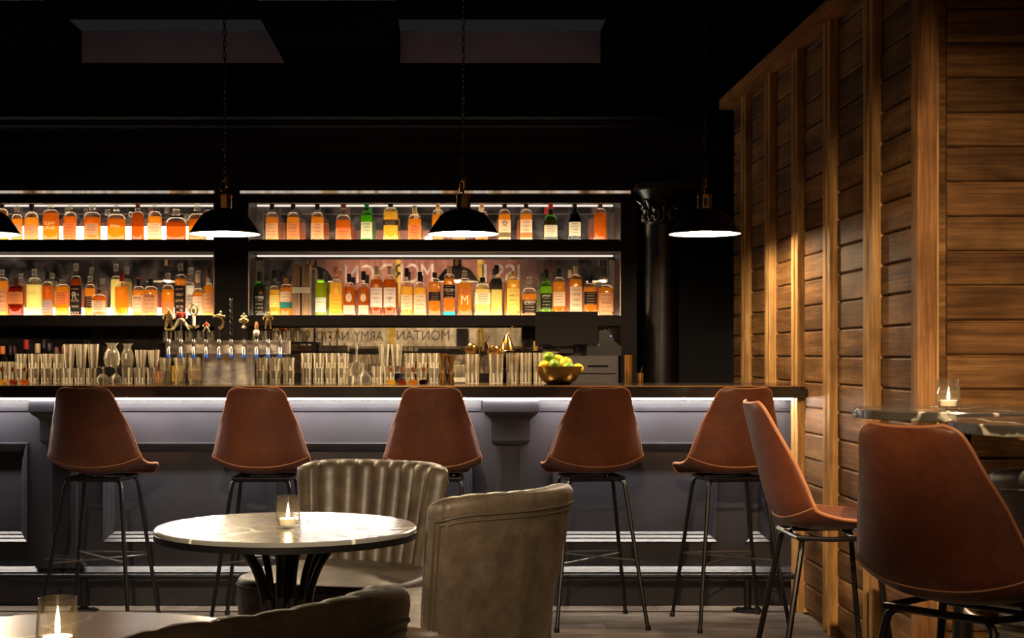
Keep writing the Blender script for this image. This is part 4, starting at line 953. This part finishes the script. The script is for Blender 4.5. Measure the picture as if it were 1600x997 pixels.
GC = (0.72, 0.55, 0.25)
for i, px in enumerate(taps):
    x = tx(px); zb_ = tz(543)
    fa = MB().tube([(x, -0.054, zb_), (x, -0.075, zb_ + 0.002), (x, -0.095, zb_ - 0.006), (x + 0.002, -0.104, tz(556.5))], [0.012, 0.012, 0.0095, 0.008], 10).build('faucet', M['steel'], tw)
    MB().lathe([(0.007, -0.012), (0.010, 0.0), (0.010, 0.018), (0.006, 0.026)], 12, (x, -0.086, tz(538.5))).build('handle_collar', M['steel'], fa)
    MB().lathe([(0.009, 0.0), (0.0095, 0.016), (0.007, 0.020)], 12, (x + 0.002, -0.104, tz(559.8))).build('spout_cap', M['paint_col'], fa, color=(0.01, 0.08, 0.45))
    yh = -0.086; z0h = tz(534)
    ztop = {0: 484, 1: 484, 2: 472, 3: 503, 4: 487, 5: 467, 6: 487, 7: 502, 8: 488, 9: 524}[i]; h_tot = tz(ztop) - z0h
    if i == 9:
        MB().lathe([(0.005, 0), (0.006, 0.012), (0.003, 0.03)], 10, (x, yh, z0h)).build('tap_handle', M['steel'], tw); continue
    rod_top = {0: 515, 1: 502, 2: 512, 3: 520, 4: 514, 5: 468, 6: 513, 7: 526, 8: 514}[i]
    hd = MB().tube([(x, yh, z0h), (x, yh, tz(rod_top))], 0.0055 if i != 5 else 0.006, 10).build('tap_handle', M['black_metal'] if i != 1 else M['steel'], tw)
    def sub(nm, mb, mat, col=None): mb.xf(Matrix.Translation((x, yh, tz(rod_top)))).build(nm, mat, hd, color=col)
    if i == 0:
        for nm, mb, cc in figure(0.094, GC, GC, GC, 0.08): sub(nm, mb, M['metal_col'], GC)
        sub('trophy_base', MB().lathe([(0.016, -0.006), (0.016, 0.0), (0.01, 0.004)], 12), M['metal_col'], GC)
        sub('raised_club', MB().tube([(0.02, -0.01, 0.055), (0.012, -0.01, 0.085), (-0.01, 0, 0.105)], 0.003, 6), M['metal_col'], GC)
    elif i == 1:
        mbs = figure(0.106, (0.45, 0.05, 0.03), (0.75, 0.66, 0.5), (0.55, 0.3, 0.17), 0.27)
        for nm, mb, cc in mbs: mb.xf(Matrix.Translation((0, 0, -0.046))); sub(nm, mb, M['paint_col'], cc)
    elif i == 2:
        sub('cross_guard', MB().tube([(-0.026, 0, 0.008), (-0.012, 0, 0.001), (0, 0, 0.004), (0.012, 0, 0.001), (0.026, 0, 0.008)], 0.006, 8), M['metal_col'], GC)
        sub('grip', MB().lathe([(0.0085, 0.008), (0.009, 0.03), (0.0085, 0.055)], 12), M['paint_col'], (0.85, 0.8, 0.72))
        rg = MB().tube([(0.019 * math.cos(k * .3927), 0, 0.085 + 0.027 * math.sin(k * .3927)) for k in range(16)], 0.005, 6, closed=True); rg.sphere((0, -0.002, 0.083), 0.010, 10, 8, 1, .6, 1.6)
        sub('crest', rg, M['metal_col'], GC)
    elif i == 3:
        for nm, mb, cc in figure(0.055, (0.5, 0.09, 0.05), (0.6, 0.5, 0.3), (0.6, 0.4, 0.28), 0.2): sub(nm, mb, M['paint_col'], cc)
    elif i == 4:
        sub('curved_neck', MB().tube([(0, 0, 0), (0.016, 0, 0.012), (0.022, 0, 0.032), (0.014, 0, 0.05), (0.002, 0, 0.058)], [0.008, 0.007, 0.0055, 0.005, 0.006], 8), M['metal_col'], (0.5, 0.33, 0.12))
        hx = MB().sphere((0, 0, 0.063), 0.012, 10, 8, 1.6, .8, .8)
        for q in ((-0.024, 0.060), (0.026, 0.060), (0.008, 0.080)): hx.tube([(0, 0, 0.064), (q[0], 0, q[1])], [0.006, 0.004], 7); hx.sphere((q[0], 0, q[1]), 0.007, 8, 6)
        sub('winged_head', hx, M['metal_col'], GC)
    elif i == 5:
        tws = MB()
        for ph in (0, math.pi): tws.tube([(0.006 * math.cos(ph + k * .6), 0.006 * math.sin(ph + k * .6), -(tz(rod_top) - z0h) * k / 40) for k in range(41)], 0.003, 6)
        sub('twisted_wrap', tws, M['black_metal'])
    elif i == 6:
        cl = MB().lathe([(0.005, -0.004), (0.014, 0.004), (0.006, 0.012), (0.007, 0.024)], 10)
        for q in ((0, .042, .014), (-.014, .036, .011), (.013, .036, .011), (-.008, .054, .009), (.008, .054, .009), (0, .068, .006)): cl.sphere((q[0], 0, q[1]), q[2], 10, 8)
        sub('cluster_knob', cl, M['metal_col'], GC)
    elif i == 7:
        sub('ball', MB().sphere((0, 0, 0.018), 0.017, 14, 10), M['paint_col'], (0.85, 0.78, 0.68))
        sub('wooden_peg', MB().lathe([(0.009, 0.032), (0.0105, 0.045), (0.009, 0.062), (0.004, 0.072)], 12), M['paint_col'], (0.42, 0.15, 0.05))
    elif i == 8:
        for nm, mb, cc in figure(0.082, GC, GC, GC, 0.05): sub(nm, mb, M['metal_col'], (0.6, 0.45, 0.16))

# ------------------------------------------------------------------ glassware on the bar
def glass_mesh(kind, r, h):
    n = 20
    if kind == 'tumbler':
        out_ = [(r * .86, 0), (r * .90, 0.004), (r * .93, h * .35), (r, h)]; in_ = [(r - 0.002, h), (r * .93 - 0.003, h * .35), (r * .84, 0.012), (0.0005, 0.011)]
    elif kind == 'pint':
        out_ = [(r * .70, 0), (r * .72, 0.004), (r * .86, h * .5), (r, h)]; in_ = [(r - 0.002, h), (r * .84, h * .5), (r * .66, 0.014), (0.0005, 0.013)]
    elif kind == 'goblet':      # upside down: rim below, foot on top
        out_ = [(r * .86, 0), (r, h * .18), (r * .96, h * .36), (r * .45, h * .55), (r * .16, h * .62), (r * .14, h * .86), (r * .30, h * .94), (r * .78, h * .985), (r * .78, h)]; in_ = [(0.0005, h)]
    elif kind == 'carafe':
        out_ = [(r * .62, 0), (r * .85, h * .06), (r, h * .35), (r * .86, h * .58), (r * .55, h * .76), (r * .55, h * .90), (r * .85, h)]; in_ = [(r * .82, h), (r * .5, h * .9), (r * .5, h * .76), (r * .8, h * .56), (r * .94, h * .35), (r * .7, h * .07), (0.0005, h * .06)]
    else:                       # mixing glass
        out_ = [(r * .92, 0), (r * .96, 0.006), (r * .97, h * .5), (r, h)]; in_ = [(r - 0.003, h), (r * .94, h * .5), (r * .88, 0.016), (0.0005, 0.015)]
    mb = MB()
    if kind in ('tumbler', 'mixing'):     # cut facets: checker of raised and sunk points on the outside
        n = 20; pr = lambda z_: [q for q in out_][0][0] if z_ <= 0 else next(p0[0] + (p1[0] - p0[0]) * (z_ - p0[1]) / (p1[1] - p0[1]) for p0, p1 in zip(out_, out_[1:]) if p0[1] <= z_ <= p1[1] + 1e-9)
        zs_ = [0.0, 0.004] + [0.004 + (h * 0.86 - 0.004) * k / 5 for k in range(1, 6)] + [h]
        dense = [(pr(z_), z_) for z_ in zs_]; mb.lathe(dense + in_, n)
        for j in range(1, len(dense) - 1):
            for i in range(n):
                x_, y_, z_ = mb.v[j * n + i]; k = (1.02 if i % 2 else 0.965) * (1.0 - 0.05 * math.sin(math.pi * j / (len(dense) - 1))); mb.v[j * n + i] = (x_ * k, y_ * k, z_)
    else: mb.lathe(out_ + in_, n)
    me = mb.mesh(kind, M['cut_glass'], smooth=True, angle=24); me.materials.append(M['glint_streak'])
    rnd = random.Random(int(r * 1e5) + int(h * 1e4))
    pick = {k: rnd.random() for k in range(400)}
    for p in me.polygons:             # pale streaks and rims painted in as highlights
        c_ = p.center; rr_ = math.hypot(c_.x, c_.y)
        if rr_ < 1e-4 or (p.normal.x * c_.x + p.normal.y * c_.y) < 0.2 * rr_: continue
        i_ = round((math.atan2(c_.y, c_.x) + math.pi) / (2 * math.pi) * n) % n; j_ = int(c_.z / h * 7.99)
        if kind in ('tumbler', 'mixing'): on = i_ % 4 == 0 or c_.z < h * 0.07 or (i_ % 4 == 2 and c_.z < h * 0.35)
        elif kind == 'pint': on = i_ % 4 == 0
        else: on = i_ % 7 == 0 and pick[(i_ * 7 + j_ * 3) % 400] > 0.4
        if on or (c_.z > h * 0.96 and kind not in ('goblet',)): p.material_index = 1
    return me
GM = {}
def glass(kind, px, Y, z, r, h, label, group, name):
    key = (kind, round(r, 4), round(h, 4))
    if key not in GM: GM[key] = glass_mesh(kind, r, h)
    o = place(name, GM[key], None, (PX(px, Y), Y, z + 0.0006), rz=random.uniform(0, 6)); return tag(o, label, 'glass', group)
CL = [  # cluster name, kind, xs, tiers, radius px, height px, Y
 ('row behind the left cruets', 'tumbler', [-5, 14.5], 1, 9.4, 34, 7.24),
 ('double stack beside the left cruets', 'tumbler', [33, 53, 72.5, 91.5], 2, 9.3, 23, 7.22),
 ('row under the tall pints', 'tumbler', [106, 124.5, 143], 1, 8.9, 24, 7.18),
 ('row right of the carafes', 'tumbler', [199, 218.5, 238], 1, 9.3, 25, 7.18),
 ('stack left of the tap tower', 'tumbler', [258, 281, 304], 2, 9.6, 20, 7.20),
 ('stack right of the tap tower', 'tumbler', [409, 430, 451], 2, 9.6, 20, 7.20),
 ('double stack between taps and goblets', 'tumbler', [479, 498, 517, 536], 2, 9.2, 23.5, 7.22),
 ('row behind the middle cruets', 'tumbler', [590, 608], 1, 9.4, 27, 7.20),
 ('double stack left of the jiggers', 'tumbler', [640, 659, 678], 2, 9.2, 23.5, 7.26),
]
S72 = F / 7.2
for nm, kind, xs_, tiers, rp_, hp, Y in CL:
    for t in range(tiers):
        for i, px in enumerate(xs_):
            tl_ = ('top layer, ' if t else 'bottom layer, ') if tiers > 1 else ''
            glass(kind, px, Y, ZT + t * (hp / S72 + 0.001), rp_ / S72, hp / S72, f'cut tumbler, {tl_}{ordn(i)} from left, {nm}', 'cut glass tumblers on the bar', 'tumbler_glass')
for i, px in enumerate((108, 127, 146)): glass('pint', px, 7.18, ZT + 24 / S72 + 0.001, 9.1 / S72, 37 / S72, f'tall glass stacked on tumblers left of the carafes, {ordn(i)} from left', 'tall glasses on the bar', 'pint_glass')
for i, px in enumerate((600, 619.5)): glass('pint', px, 7.22, ZT + 27 / S72 + 0.001, 9.4 / S72, 34 / S72, f'tall glass stacked above the middle oil cruets, {ordn(i)} from left', 'tall glasses on the bar', 'pint_glass')
for i, px in enumerate((220, 240)): glass('pint', px, 7.18, ZT + 25 / S72 + 0.001, 9.2 / S72, 27 / S72, f'tall glass stacked right of the carafes, {ordn(i)} from left', 'tall glasses on the bar', 'pint_glass')
for i, px in enumerate((161, 181)): glass('goblet', px, 7.16, ZT, 9.8 / S72, 26 / S72, f'upturned goblet below the glass carafes, {ordn(i)} from left', 'upturned goblets on the bar', 'goblet')
for i, px in enumerate((175, 199)): glass('carafe', px, 7.16 if i == 0 else 7.18, ZT + (26 if i == 0 else 25) / S72 + 0.001, (13 if i == 0 else 10.5) / S72, 37 / S72, ('wide' if i == 0 else 'slim') + ' glass carafe standing on upturned glasses left of the taps', 'glass carafes on the bar', 'carafe')
for i, px in enumerate((545, 569)): glass('goblet', px, 7.14, ZT, 11.4 / S72, 32 / S72, f'large upturned goblet in the middle of the bar, {ordn(i)} from left', 'upturned goblets on the bar', 'goblet')
glass('goblet', 557, 7.27, ZT, 12.5 / S72, 62 / S72, 'tall upturned goblet rising behind the two upturned goblets', 'upturned goblets on the bar', 'goblet')
# glasses on the shelf of the back bar behind the taps
zg = PZ(534, 9.02)
gsh = bbp('glass_shelf', PX(250, 9.02), PX(492, 9.02), 8.93, 9.15, zg - 0.012, zg)
for px in (252, 490): bbp('shelf_bracket', PX(px, 9.02) - 0.008, PX(px, 9.02) + 0.008, 8.95, 9.13, BC, zg - 0.012)
i = 0
for px in range(262, 482, 17):
    if 352 < px < 362: continue
    glass('tumbler', px, 9.02, zg, 7.4 / 250, 17.5 / 250, f'small glass on the back shelf behind the tap handles, {ordn(i)} from left', 'glasses on the back shelf', 'tumbler_glass'); i += 1
# mixing glasses with bar tools
for i, (px, lb) in enumerate(((738, 'crystal mixing glass holding a round strainer, left one'), (775, 'crystal mixing glass holding copper strainers below the mesh strainer'), (801, 'crystal mixing glass right below the fine mesh strainer'), (821.5, 'crystal mixing glass left of the brass fruit bowl'), (843, 'crystal mixing glass half behind the brass fruit bowl'))):
    glass('mixing', px, 7.18 if i < 2 else 7.24, ZT, (11.5 if i < 2 else 10) / S72, (46 if i < 2 else 48) / S72, lb, 'crystal mixing glasses', 'mixing_glass')
bottle(PX(718, 7.16), 7.16, ZT + 0.0006, 17 / S72, 27 / S72, 44 / S72, CLR, WHITE, CCLR, pw=4, lz=(.1, .35), label='small square clear decanter between the jiggers and mixing glasses', group='decanters', kind='decanter')
def strainer(label, px, pz_, Y, rr, tilt, spin, mat):
    t = thing('bar_strainer', label, 'strainer', (PX(px, Y), Y, PZ(pz_, Y)), 0, 'bar strainers')
    Mx = Matrix.Rotation(spin, 4, 'Z') @ Matrix.Rotation(tilt, 4, 'X')
    MB().tube([(rr * math.cos(k * math.pi / 14), rr * math.sin(k * math.pi / 14), 0) for k in range(28)], 0.0022, 6, closed=True).xf(Mx).build('rim', mat, t)
    MB().lathe([(rr, 0), (rr * .85, -0.008), (rr * .5, -0.014), (0.0005, -0.016)], 24, caps=False).xf(Mx).build('bowl', mat, t)
    MB().tube([(0, rr, 0), (0.002, rr + 0.05, 0.002), (0.0, rr + 0.10, 0.010)], [0.004, 0.003, 0.005], 6).xf(Mx).build('handle', mat, t); return t
strainer('round steel strainer leaning out of the left mixing glass', 736, 546, 7.18, 0.030, R(-68), R(200) - math.pi, M['brass'])
strainer('round copper strainer leaning out of the right mixing glass', 771, 549, 7.18, 0.031, R(-60), R(15), M['brass'])
strainer('second copper strainer nested in the right mixing glass', 780, 553, 7.20, 0.026, R(-75), R(-25), M['brass'])
ms = thing('mesh_strainer', 'conical fine mesh strainer hanging point up above the mixing glasses', 'strainer', (PX(792, 7.22), 7.22, PZ(548, 7.22)))
MB().lathe([(0.036, 0.0), (0.033, 0.02), (0.022, 0.055), (0.007, 0.082)], 28, caps=False).build('mesh_cone', M['gold'], ms)
MB().tube([(0.036 * math.cos(k * math.pi / 14), 0.036 * math.sin(k * math.pi / 14), 0) for k in range(28)], 0.0026, 6, closed=True).build('rim', M['gold'], ms)
MB().tube([(0.006, 0, 0.08), (0.014, 0, 0.093), (0.022, 0, 0.112), (0.030, 0, 0.124)], [0.006, 0.0035, 0.003, 0.004], 7).build('handle', M['gold'], ms)
bs = MB().tube([(0, 0, 0), (0.001, 0, 0.08), (0.002, 0, 0.245)], 0.0018, 6); bs.sphere((0.002, 0, 0.245), 0.006, 10, 8)
tag(bs.build('bar_spoon', M['gold'], None, loc=(PX(748.5, 7.18), 7.18, ZT + 0.02)), 'long thin bar spoon standing in the left mixing glass', 'spoon')
# jiggers
for i, (px, h_, r_) in enumerate(((692, 47, 6.2), (705, 42, 5.6))):
    s_ = S72; hh_ = h_ / s_; rr = r_ / s_
    j = MB().lathe([(rr * .95, 0), (rr, 0.002), (rr * .42, hh_ * .45), (rr * .42, hh_ * .52), (rr * 1.08, hh_ - .002), (rr * 1.08, hh_), (rr * .98, hh_), (rr * .35, hh_ * .56), (0.0005, hh_ * .55)], 28).build('jigger', M['brass'], None, loc=(PX(px, 7.08), 7.08, ZT + 0.0005))
    tag(j, ('taller' if i == 0 else 'shorter') + ' brass hourglass jigger on the bar above the third stool', 'jigger', 'brass jiggers')
# oil and bitters cruets
for i, (px, lq, cl_) in enumerate(((4, GOLD, 'golden'), (21, DARK, 'nearly black'), (39, RED, 'red'), (611, GOLD, 'golden'), (628, DARK, 'nearly black'), (645, AMB, 'amber'), (661.5, (0.10, 0.02, 0.03), 'black'))):
    Y = 6.88; s_ = F / Y
    side = 'at the far left of the bar' if i < 3 else 'in the middle row above the third stool'
    g = MB().lathe([(0.016, 0), (0.021, 0.003), (0.024, 0.012), (0.021, 0.024), (0.0095, 0.036), (0.0085, 0.062), (0.0105, 0.078), (0.0105, 0.082)], 24, caps=False).build('cruet', M['bottle_glass'], None, loc=(PX(px, Y), Y, ZT + 0.0006), color=CLR)
    tag(g, f'tiny glass cruet of {cl_} liquid {side}', 'cruet', 'small cruets on the bar')
    MB().lathe([(0.015, 0.002), (0.0215, 0.011), (0.018, 0.023), (0.016, 0.0245)], 20).build('liquid', M['liquid'], g, color=lq)
    MB().lathe([(0.0075, 0.062), (0.0098, 0.08), (0.0098, 0.084)], 14).build('cork', M['paint_col'], g, color=(0.45, 0.13, 0.05))
    MB().tube([(0, 0, 0.083), (0, 0, 0.098)], 0.0016, 6).build('dropper', M['steel'], g)
# brass fruit bowl
YW = 6.98; SW = F / YW
bw = thing('fruit_bowl', 'brass bowl of lemons and limes on the bar', 'bowl', (PX(873, YW), YW, ZT))
rb = 37 / SW; hb_ = 28.5 / SW
MB().lathe([(rb * .42, 0), (rb * .5, 0.002), (rb * .74, hb_ * .26), (rb * .92, hb_ * .64), (rb, hb_), (rb - .002, hb_), (rb * .9, hb_ * .66), (rb * .7, hb_ * .30), (0.0005, hb_ * .12)], 48).build('bowl', M['gold'], bw)
M['lemon'] = plain('lemon_peel', (0.88, 0.52, 0.02), 0.42, var=0.15, vscale=20, bumpk=0.3); M['lime'] = plain('lime_peel', (0.17, 0.30, 0.015), 0.40, var=0.35, vscale=14, bumpk=0.3)
FR = [(851, 573, 'lemon', .030, -.022, 'lemon at the left rim of the brass bowl'), (858, 559, 'lime', .029, -.004, 'topmost lime at the left of the brass bowl'), (866, 570, 'lime', .0285, -.045, 'lime at the front of the brass bowl'), (872, 563, 'lemon', .028, .022, 'lemon tucked behind the top lime'), (884, 568, 'lemon', .0325, .000, 'largest lemon at the top of the brass bowl'), (888, 575, 'lime', .0295, -.04, 'lime at the front right of the brass bowl'), (903, 576, 'lemon', .0255, -.005, 'small lemon at the right rim of the brass bowl'), (872, 583, 'lime', .028, .03, 'lime lying low in the brass bowl')]
for px, py, k, r_, dy, lb in FR[:-1]:
    Y = YW + dy; q = [(max(1e-5, r_ * math.sin(math.pi * j / 12) ** (1.0 if 0 < j < 12 else 1)), -r_ * 1.12 * math.cos(math.pi * j / 12)) for j in range(13)]
    q[0] = (r_ * .06, -r_ * 1.22); q[-1] = (r_ * .07, r_ * 1.24)
    a = random.uniform(0, 6); mb = MB().lathe(q, 20).xf(Matrix.Rotation(R(70 + 30 * random.random()), 4, Vector((math.cos(a), math.sin(a), 0))))
    o = mb.build(k, M[k], None, loc=(PX(px, Y), Y, PZ(py, Y))); tag(o, lb, k, 'citrus fruit in the brass bowl')
# brass cylinders at the counter end
for px, w_, h_, lb in ((981.5, 13, 45, 'tall brass cylinder standing on the bar right of the drawers'), (1000, 11, 17, 'small brass cup on the bar beside the tall brass cylinder')):
    Y = 7.15; s_ = F / Y; r_ = w_ / 2 / s_; h__ = h_ / s_
    o = MB().lathe([(r_ * .9, 0), (r_ * .94, .002), (r_ * .97, h__ * .5), (r_, h__), (r_ - .0015, h__), (r_ * .9, .006), (0.0005, .005)], 28).build('brass_cup', M['brass'], None, loc=(PX(px, Y), Y, ZT + .0005)); tag(o, lb, 'cup', 'brass cups at the bar end')
    if h_ < 20: MB().tube([(0.003, 0, 0.01), (0.006, 0, 0.06), (0.012, 0, 0.085)], 0.0016, 6).build('tweezers', M['steel'], o)

# ------------------------------------------------------------------ things on the back counter
YP = 8.45; SPx = F / YP
def px_(p): return PX(p, YP)
dr = thing('drawer_unit', 'dark drawer unit on the back counter behind the fruit bowl', 'drawers', (px_(912), YP, BC))
M['dark_grey'] = plain('dark_grey_laminate', (0.060, 0.050, 0.050), 0.42, var=0.15)
def lx(p): return px_(p) - px_(912)
zt2 = PZ(556, YP) - BC
MB().box(lx(858), lx(966), 0.0, 0.36, 0.0, zt2).build('body', M['dark_grey'], dr, smooth=False)
for a, b in ((560, 583), (587, 610), (614, 636)):
    d_ = MB().box(lx(862), lx(962), -0.016, 0.0, PZ(b, YP) - BC, PZ(a, YP) - BC).build('drawer', M['dark_grey'], dr, smooth=False)
    MB().box(lx(918), lx(950), -0.018, -0.0155, PZ((a + b) / 2 + 2, YP) - BC, PZ((a + b) / 2 - 0.5, YP) - BC).build('pull_slot', M['black_wall'], d_, smooth=False)
M['screen_black'] = plain('matt_black_plastic', (0.006, 0.004, 0.004), 0.7, var=0.2, spec=0.2)
ps = thing('till_monitor', 'black back of a till screen in front of the lower right shelf', 'monitor', (px_(884), YP + 0.10, PZ(556, YP) + 0.0))
sp_ = F / (YP - .05)
hw_ = 48.5 / sp_; z0_ = (556 - 541) / sp_; z1_ = (556 - 487) / sp_
MB().cbox(-hw_, hw_, -0.17, -0.13, z0_, z1_, 0.008).build('screen_housing', M['screen_black'], ps, smooth=False)
MB().box(-0.14, -0.09, -0.172, -0.169, z0_ + 0.002, z0_ + 0.010).build('port_cover', M['black_wall'], ps, smooth=False); MB().box(0.04, 0.12, -0.172, -0.169, z0_ + 0.002, z0_ + 0.010).build('port_cover', M['black_wall'], ps, smooth=False)
MB().box(-0.04, 0.04, -0.13, -0.05, 0.015, 0.16).build('stand', M['black_gloss'], ps, smooth=False); MB().box(-0.05, 0.09, -0.09, 0.04, 0.0, 0.015).build('stand_foot', M['black_gloss'], ps, smooth=False)
pr = thing('receipt_printer', 'black receipt printer beside the till screen', 'printer', (px_(941), YP + 0.25, PZ(556, YP)))
MB().prism([(-0.13, 0.0), (0.13, 0.0), (0.13, 0.055), (0.09, 0.085), (-0.10, 0.085), (-0.13, 0.05)], -0.1, 0.08, 'y').build('housing', M['black_gloss'], pr, smooth=False)
MB().prism([(0.0, 0.085), (0.095, 0.085), (0.07, 0.135), (0.045, 0.16), (0.0, 0.15)], -0.06, 0.05, 'y').build('card_reader', M['black_gloss'], pr, smooth=False)
MB().box(-0.02, 0.0, -0.103, -0.0995, 0.062, 0.066).build('badge', M['steel_dull'], pr, smooth=False)
MB().sphere((0.072, -0.06, 0.118), 0.004, 8, 6).build('power_light', emit('violet_indicator', (0.3, 0.25, 1.0), 3.0), pr)
cbx = MB().box(-0.062, 0.062, -0.04, 0.04, 0, 0.04).build('card_box', M['paper'], None, loc=(px_(866), YP + 0.05, PZ(556, YP) + 0.0), smooth=False, color=(0.4, 0.3, 0.2)); tag(cbx, 'small cardboard box below the till screen', 'box')
# dark bottles on the back counter, tops showing above the glasses
WB = [(4, 541, (0.75, 0.20, 0.04), 'orange'), (16, 540, CBLK, 'black'), (22, 541, (.1, .02, .02), 'maroon'), (41, 531, CRED, 'red'), (59, 537, CCRM, 'cork coloured'), (68, 530, CBLK, 'glossy black'), (77, 536, (.02, .02, .03), 'blue black'), (88, 542, CBRN, 'brown'), (101, 540, (0.7, 0.25, 0.15), 'salmon'), (787, 543, CBLK, 'matt black')]
for i, (px, yt, cc, nm) in enumerate(WB):
    Y = 8.50 + 0.09 * (i % 3); hgt = PZ(yt, Y) - BC
    where = 'behind the left glasses' if px < 700 else 'behind the crystal mixing glasses'
    bottle(PX(px, Y), Y, BC + 0.0005, 0.076, hgt * .6, hgt, None, None, cc, glass=(0.03, 0.035, 0.03), neck=.38, label=f'dark wine bottle with {nm} capsule {where}', group='wine bottles on the back counter', kind='wine_bottle')
bottle(PX(837, 8.52), 8.52, BC + 0.0005, 0.105, PZ(566, 8.42) - BC, PZ(533, 8.42) - BC, None, None, CGLD, glass=BLK, neck=.22, label='round black liqueur bottle left of the till screen', group='liqueurs on the back counter', kind='liqueur_bottle')
bottle(PX(247, 8.5), 8.5, BC + 0.0005, 0.07, PZ(566, 8.5) - BC, PZ(546, 8.5) - BC, RED, ORG, CBRN, label='red bitters bottle on the back counter left of the taps', group='liqueurs on the back counter', kind='liqueur_bottle')
bottle(PX(305, 8.5), 8.5, BC + 0.0005, 0.085, PZ(566, 8.5) - BC, PZ(548, 8.5) - BC, CLR, TAN, CBLK, lz=(.6, .9), label='bottle with tan label seen under the left taps', group='liqueurs on the back counter', kind='liqueur_bottle', text=('MALIBU', (.1, .06, .04), .78, .7))
bottle(PX(278, 8.5), 8.5, BC + 0.0005, 0.075, PZ(570, 8.5) - BC, PZ(552, 8.5) - BC, None, (0.85, 0.5, 0.05), CBLK, glass=BLK, lz=(.6, .98), label='dark bottle with bright yellow shoulder label under the left taps', group='liqueurs on the back counter', kind='liqueur_bottle')
print('objects', len(bpy.data.objects))
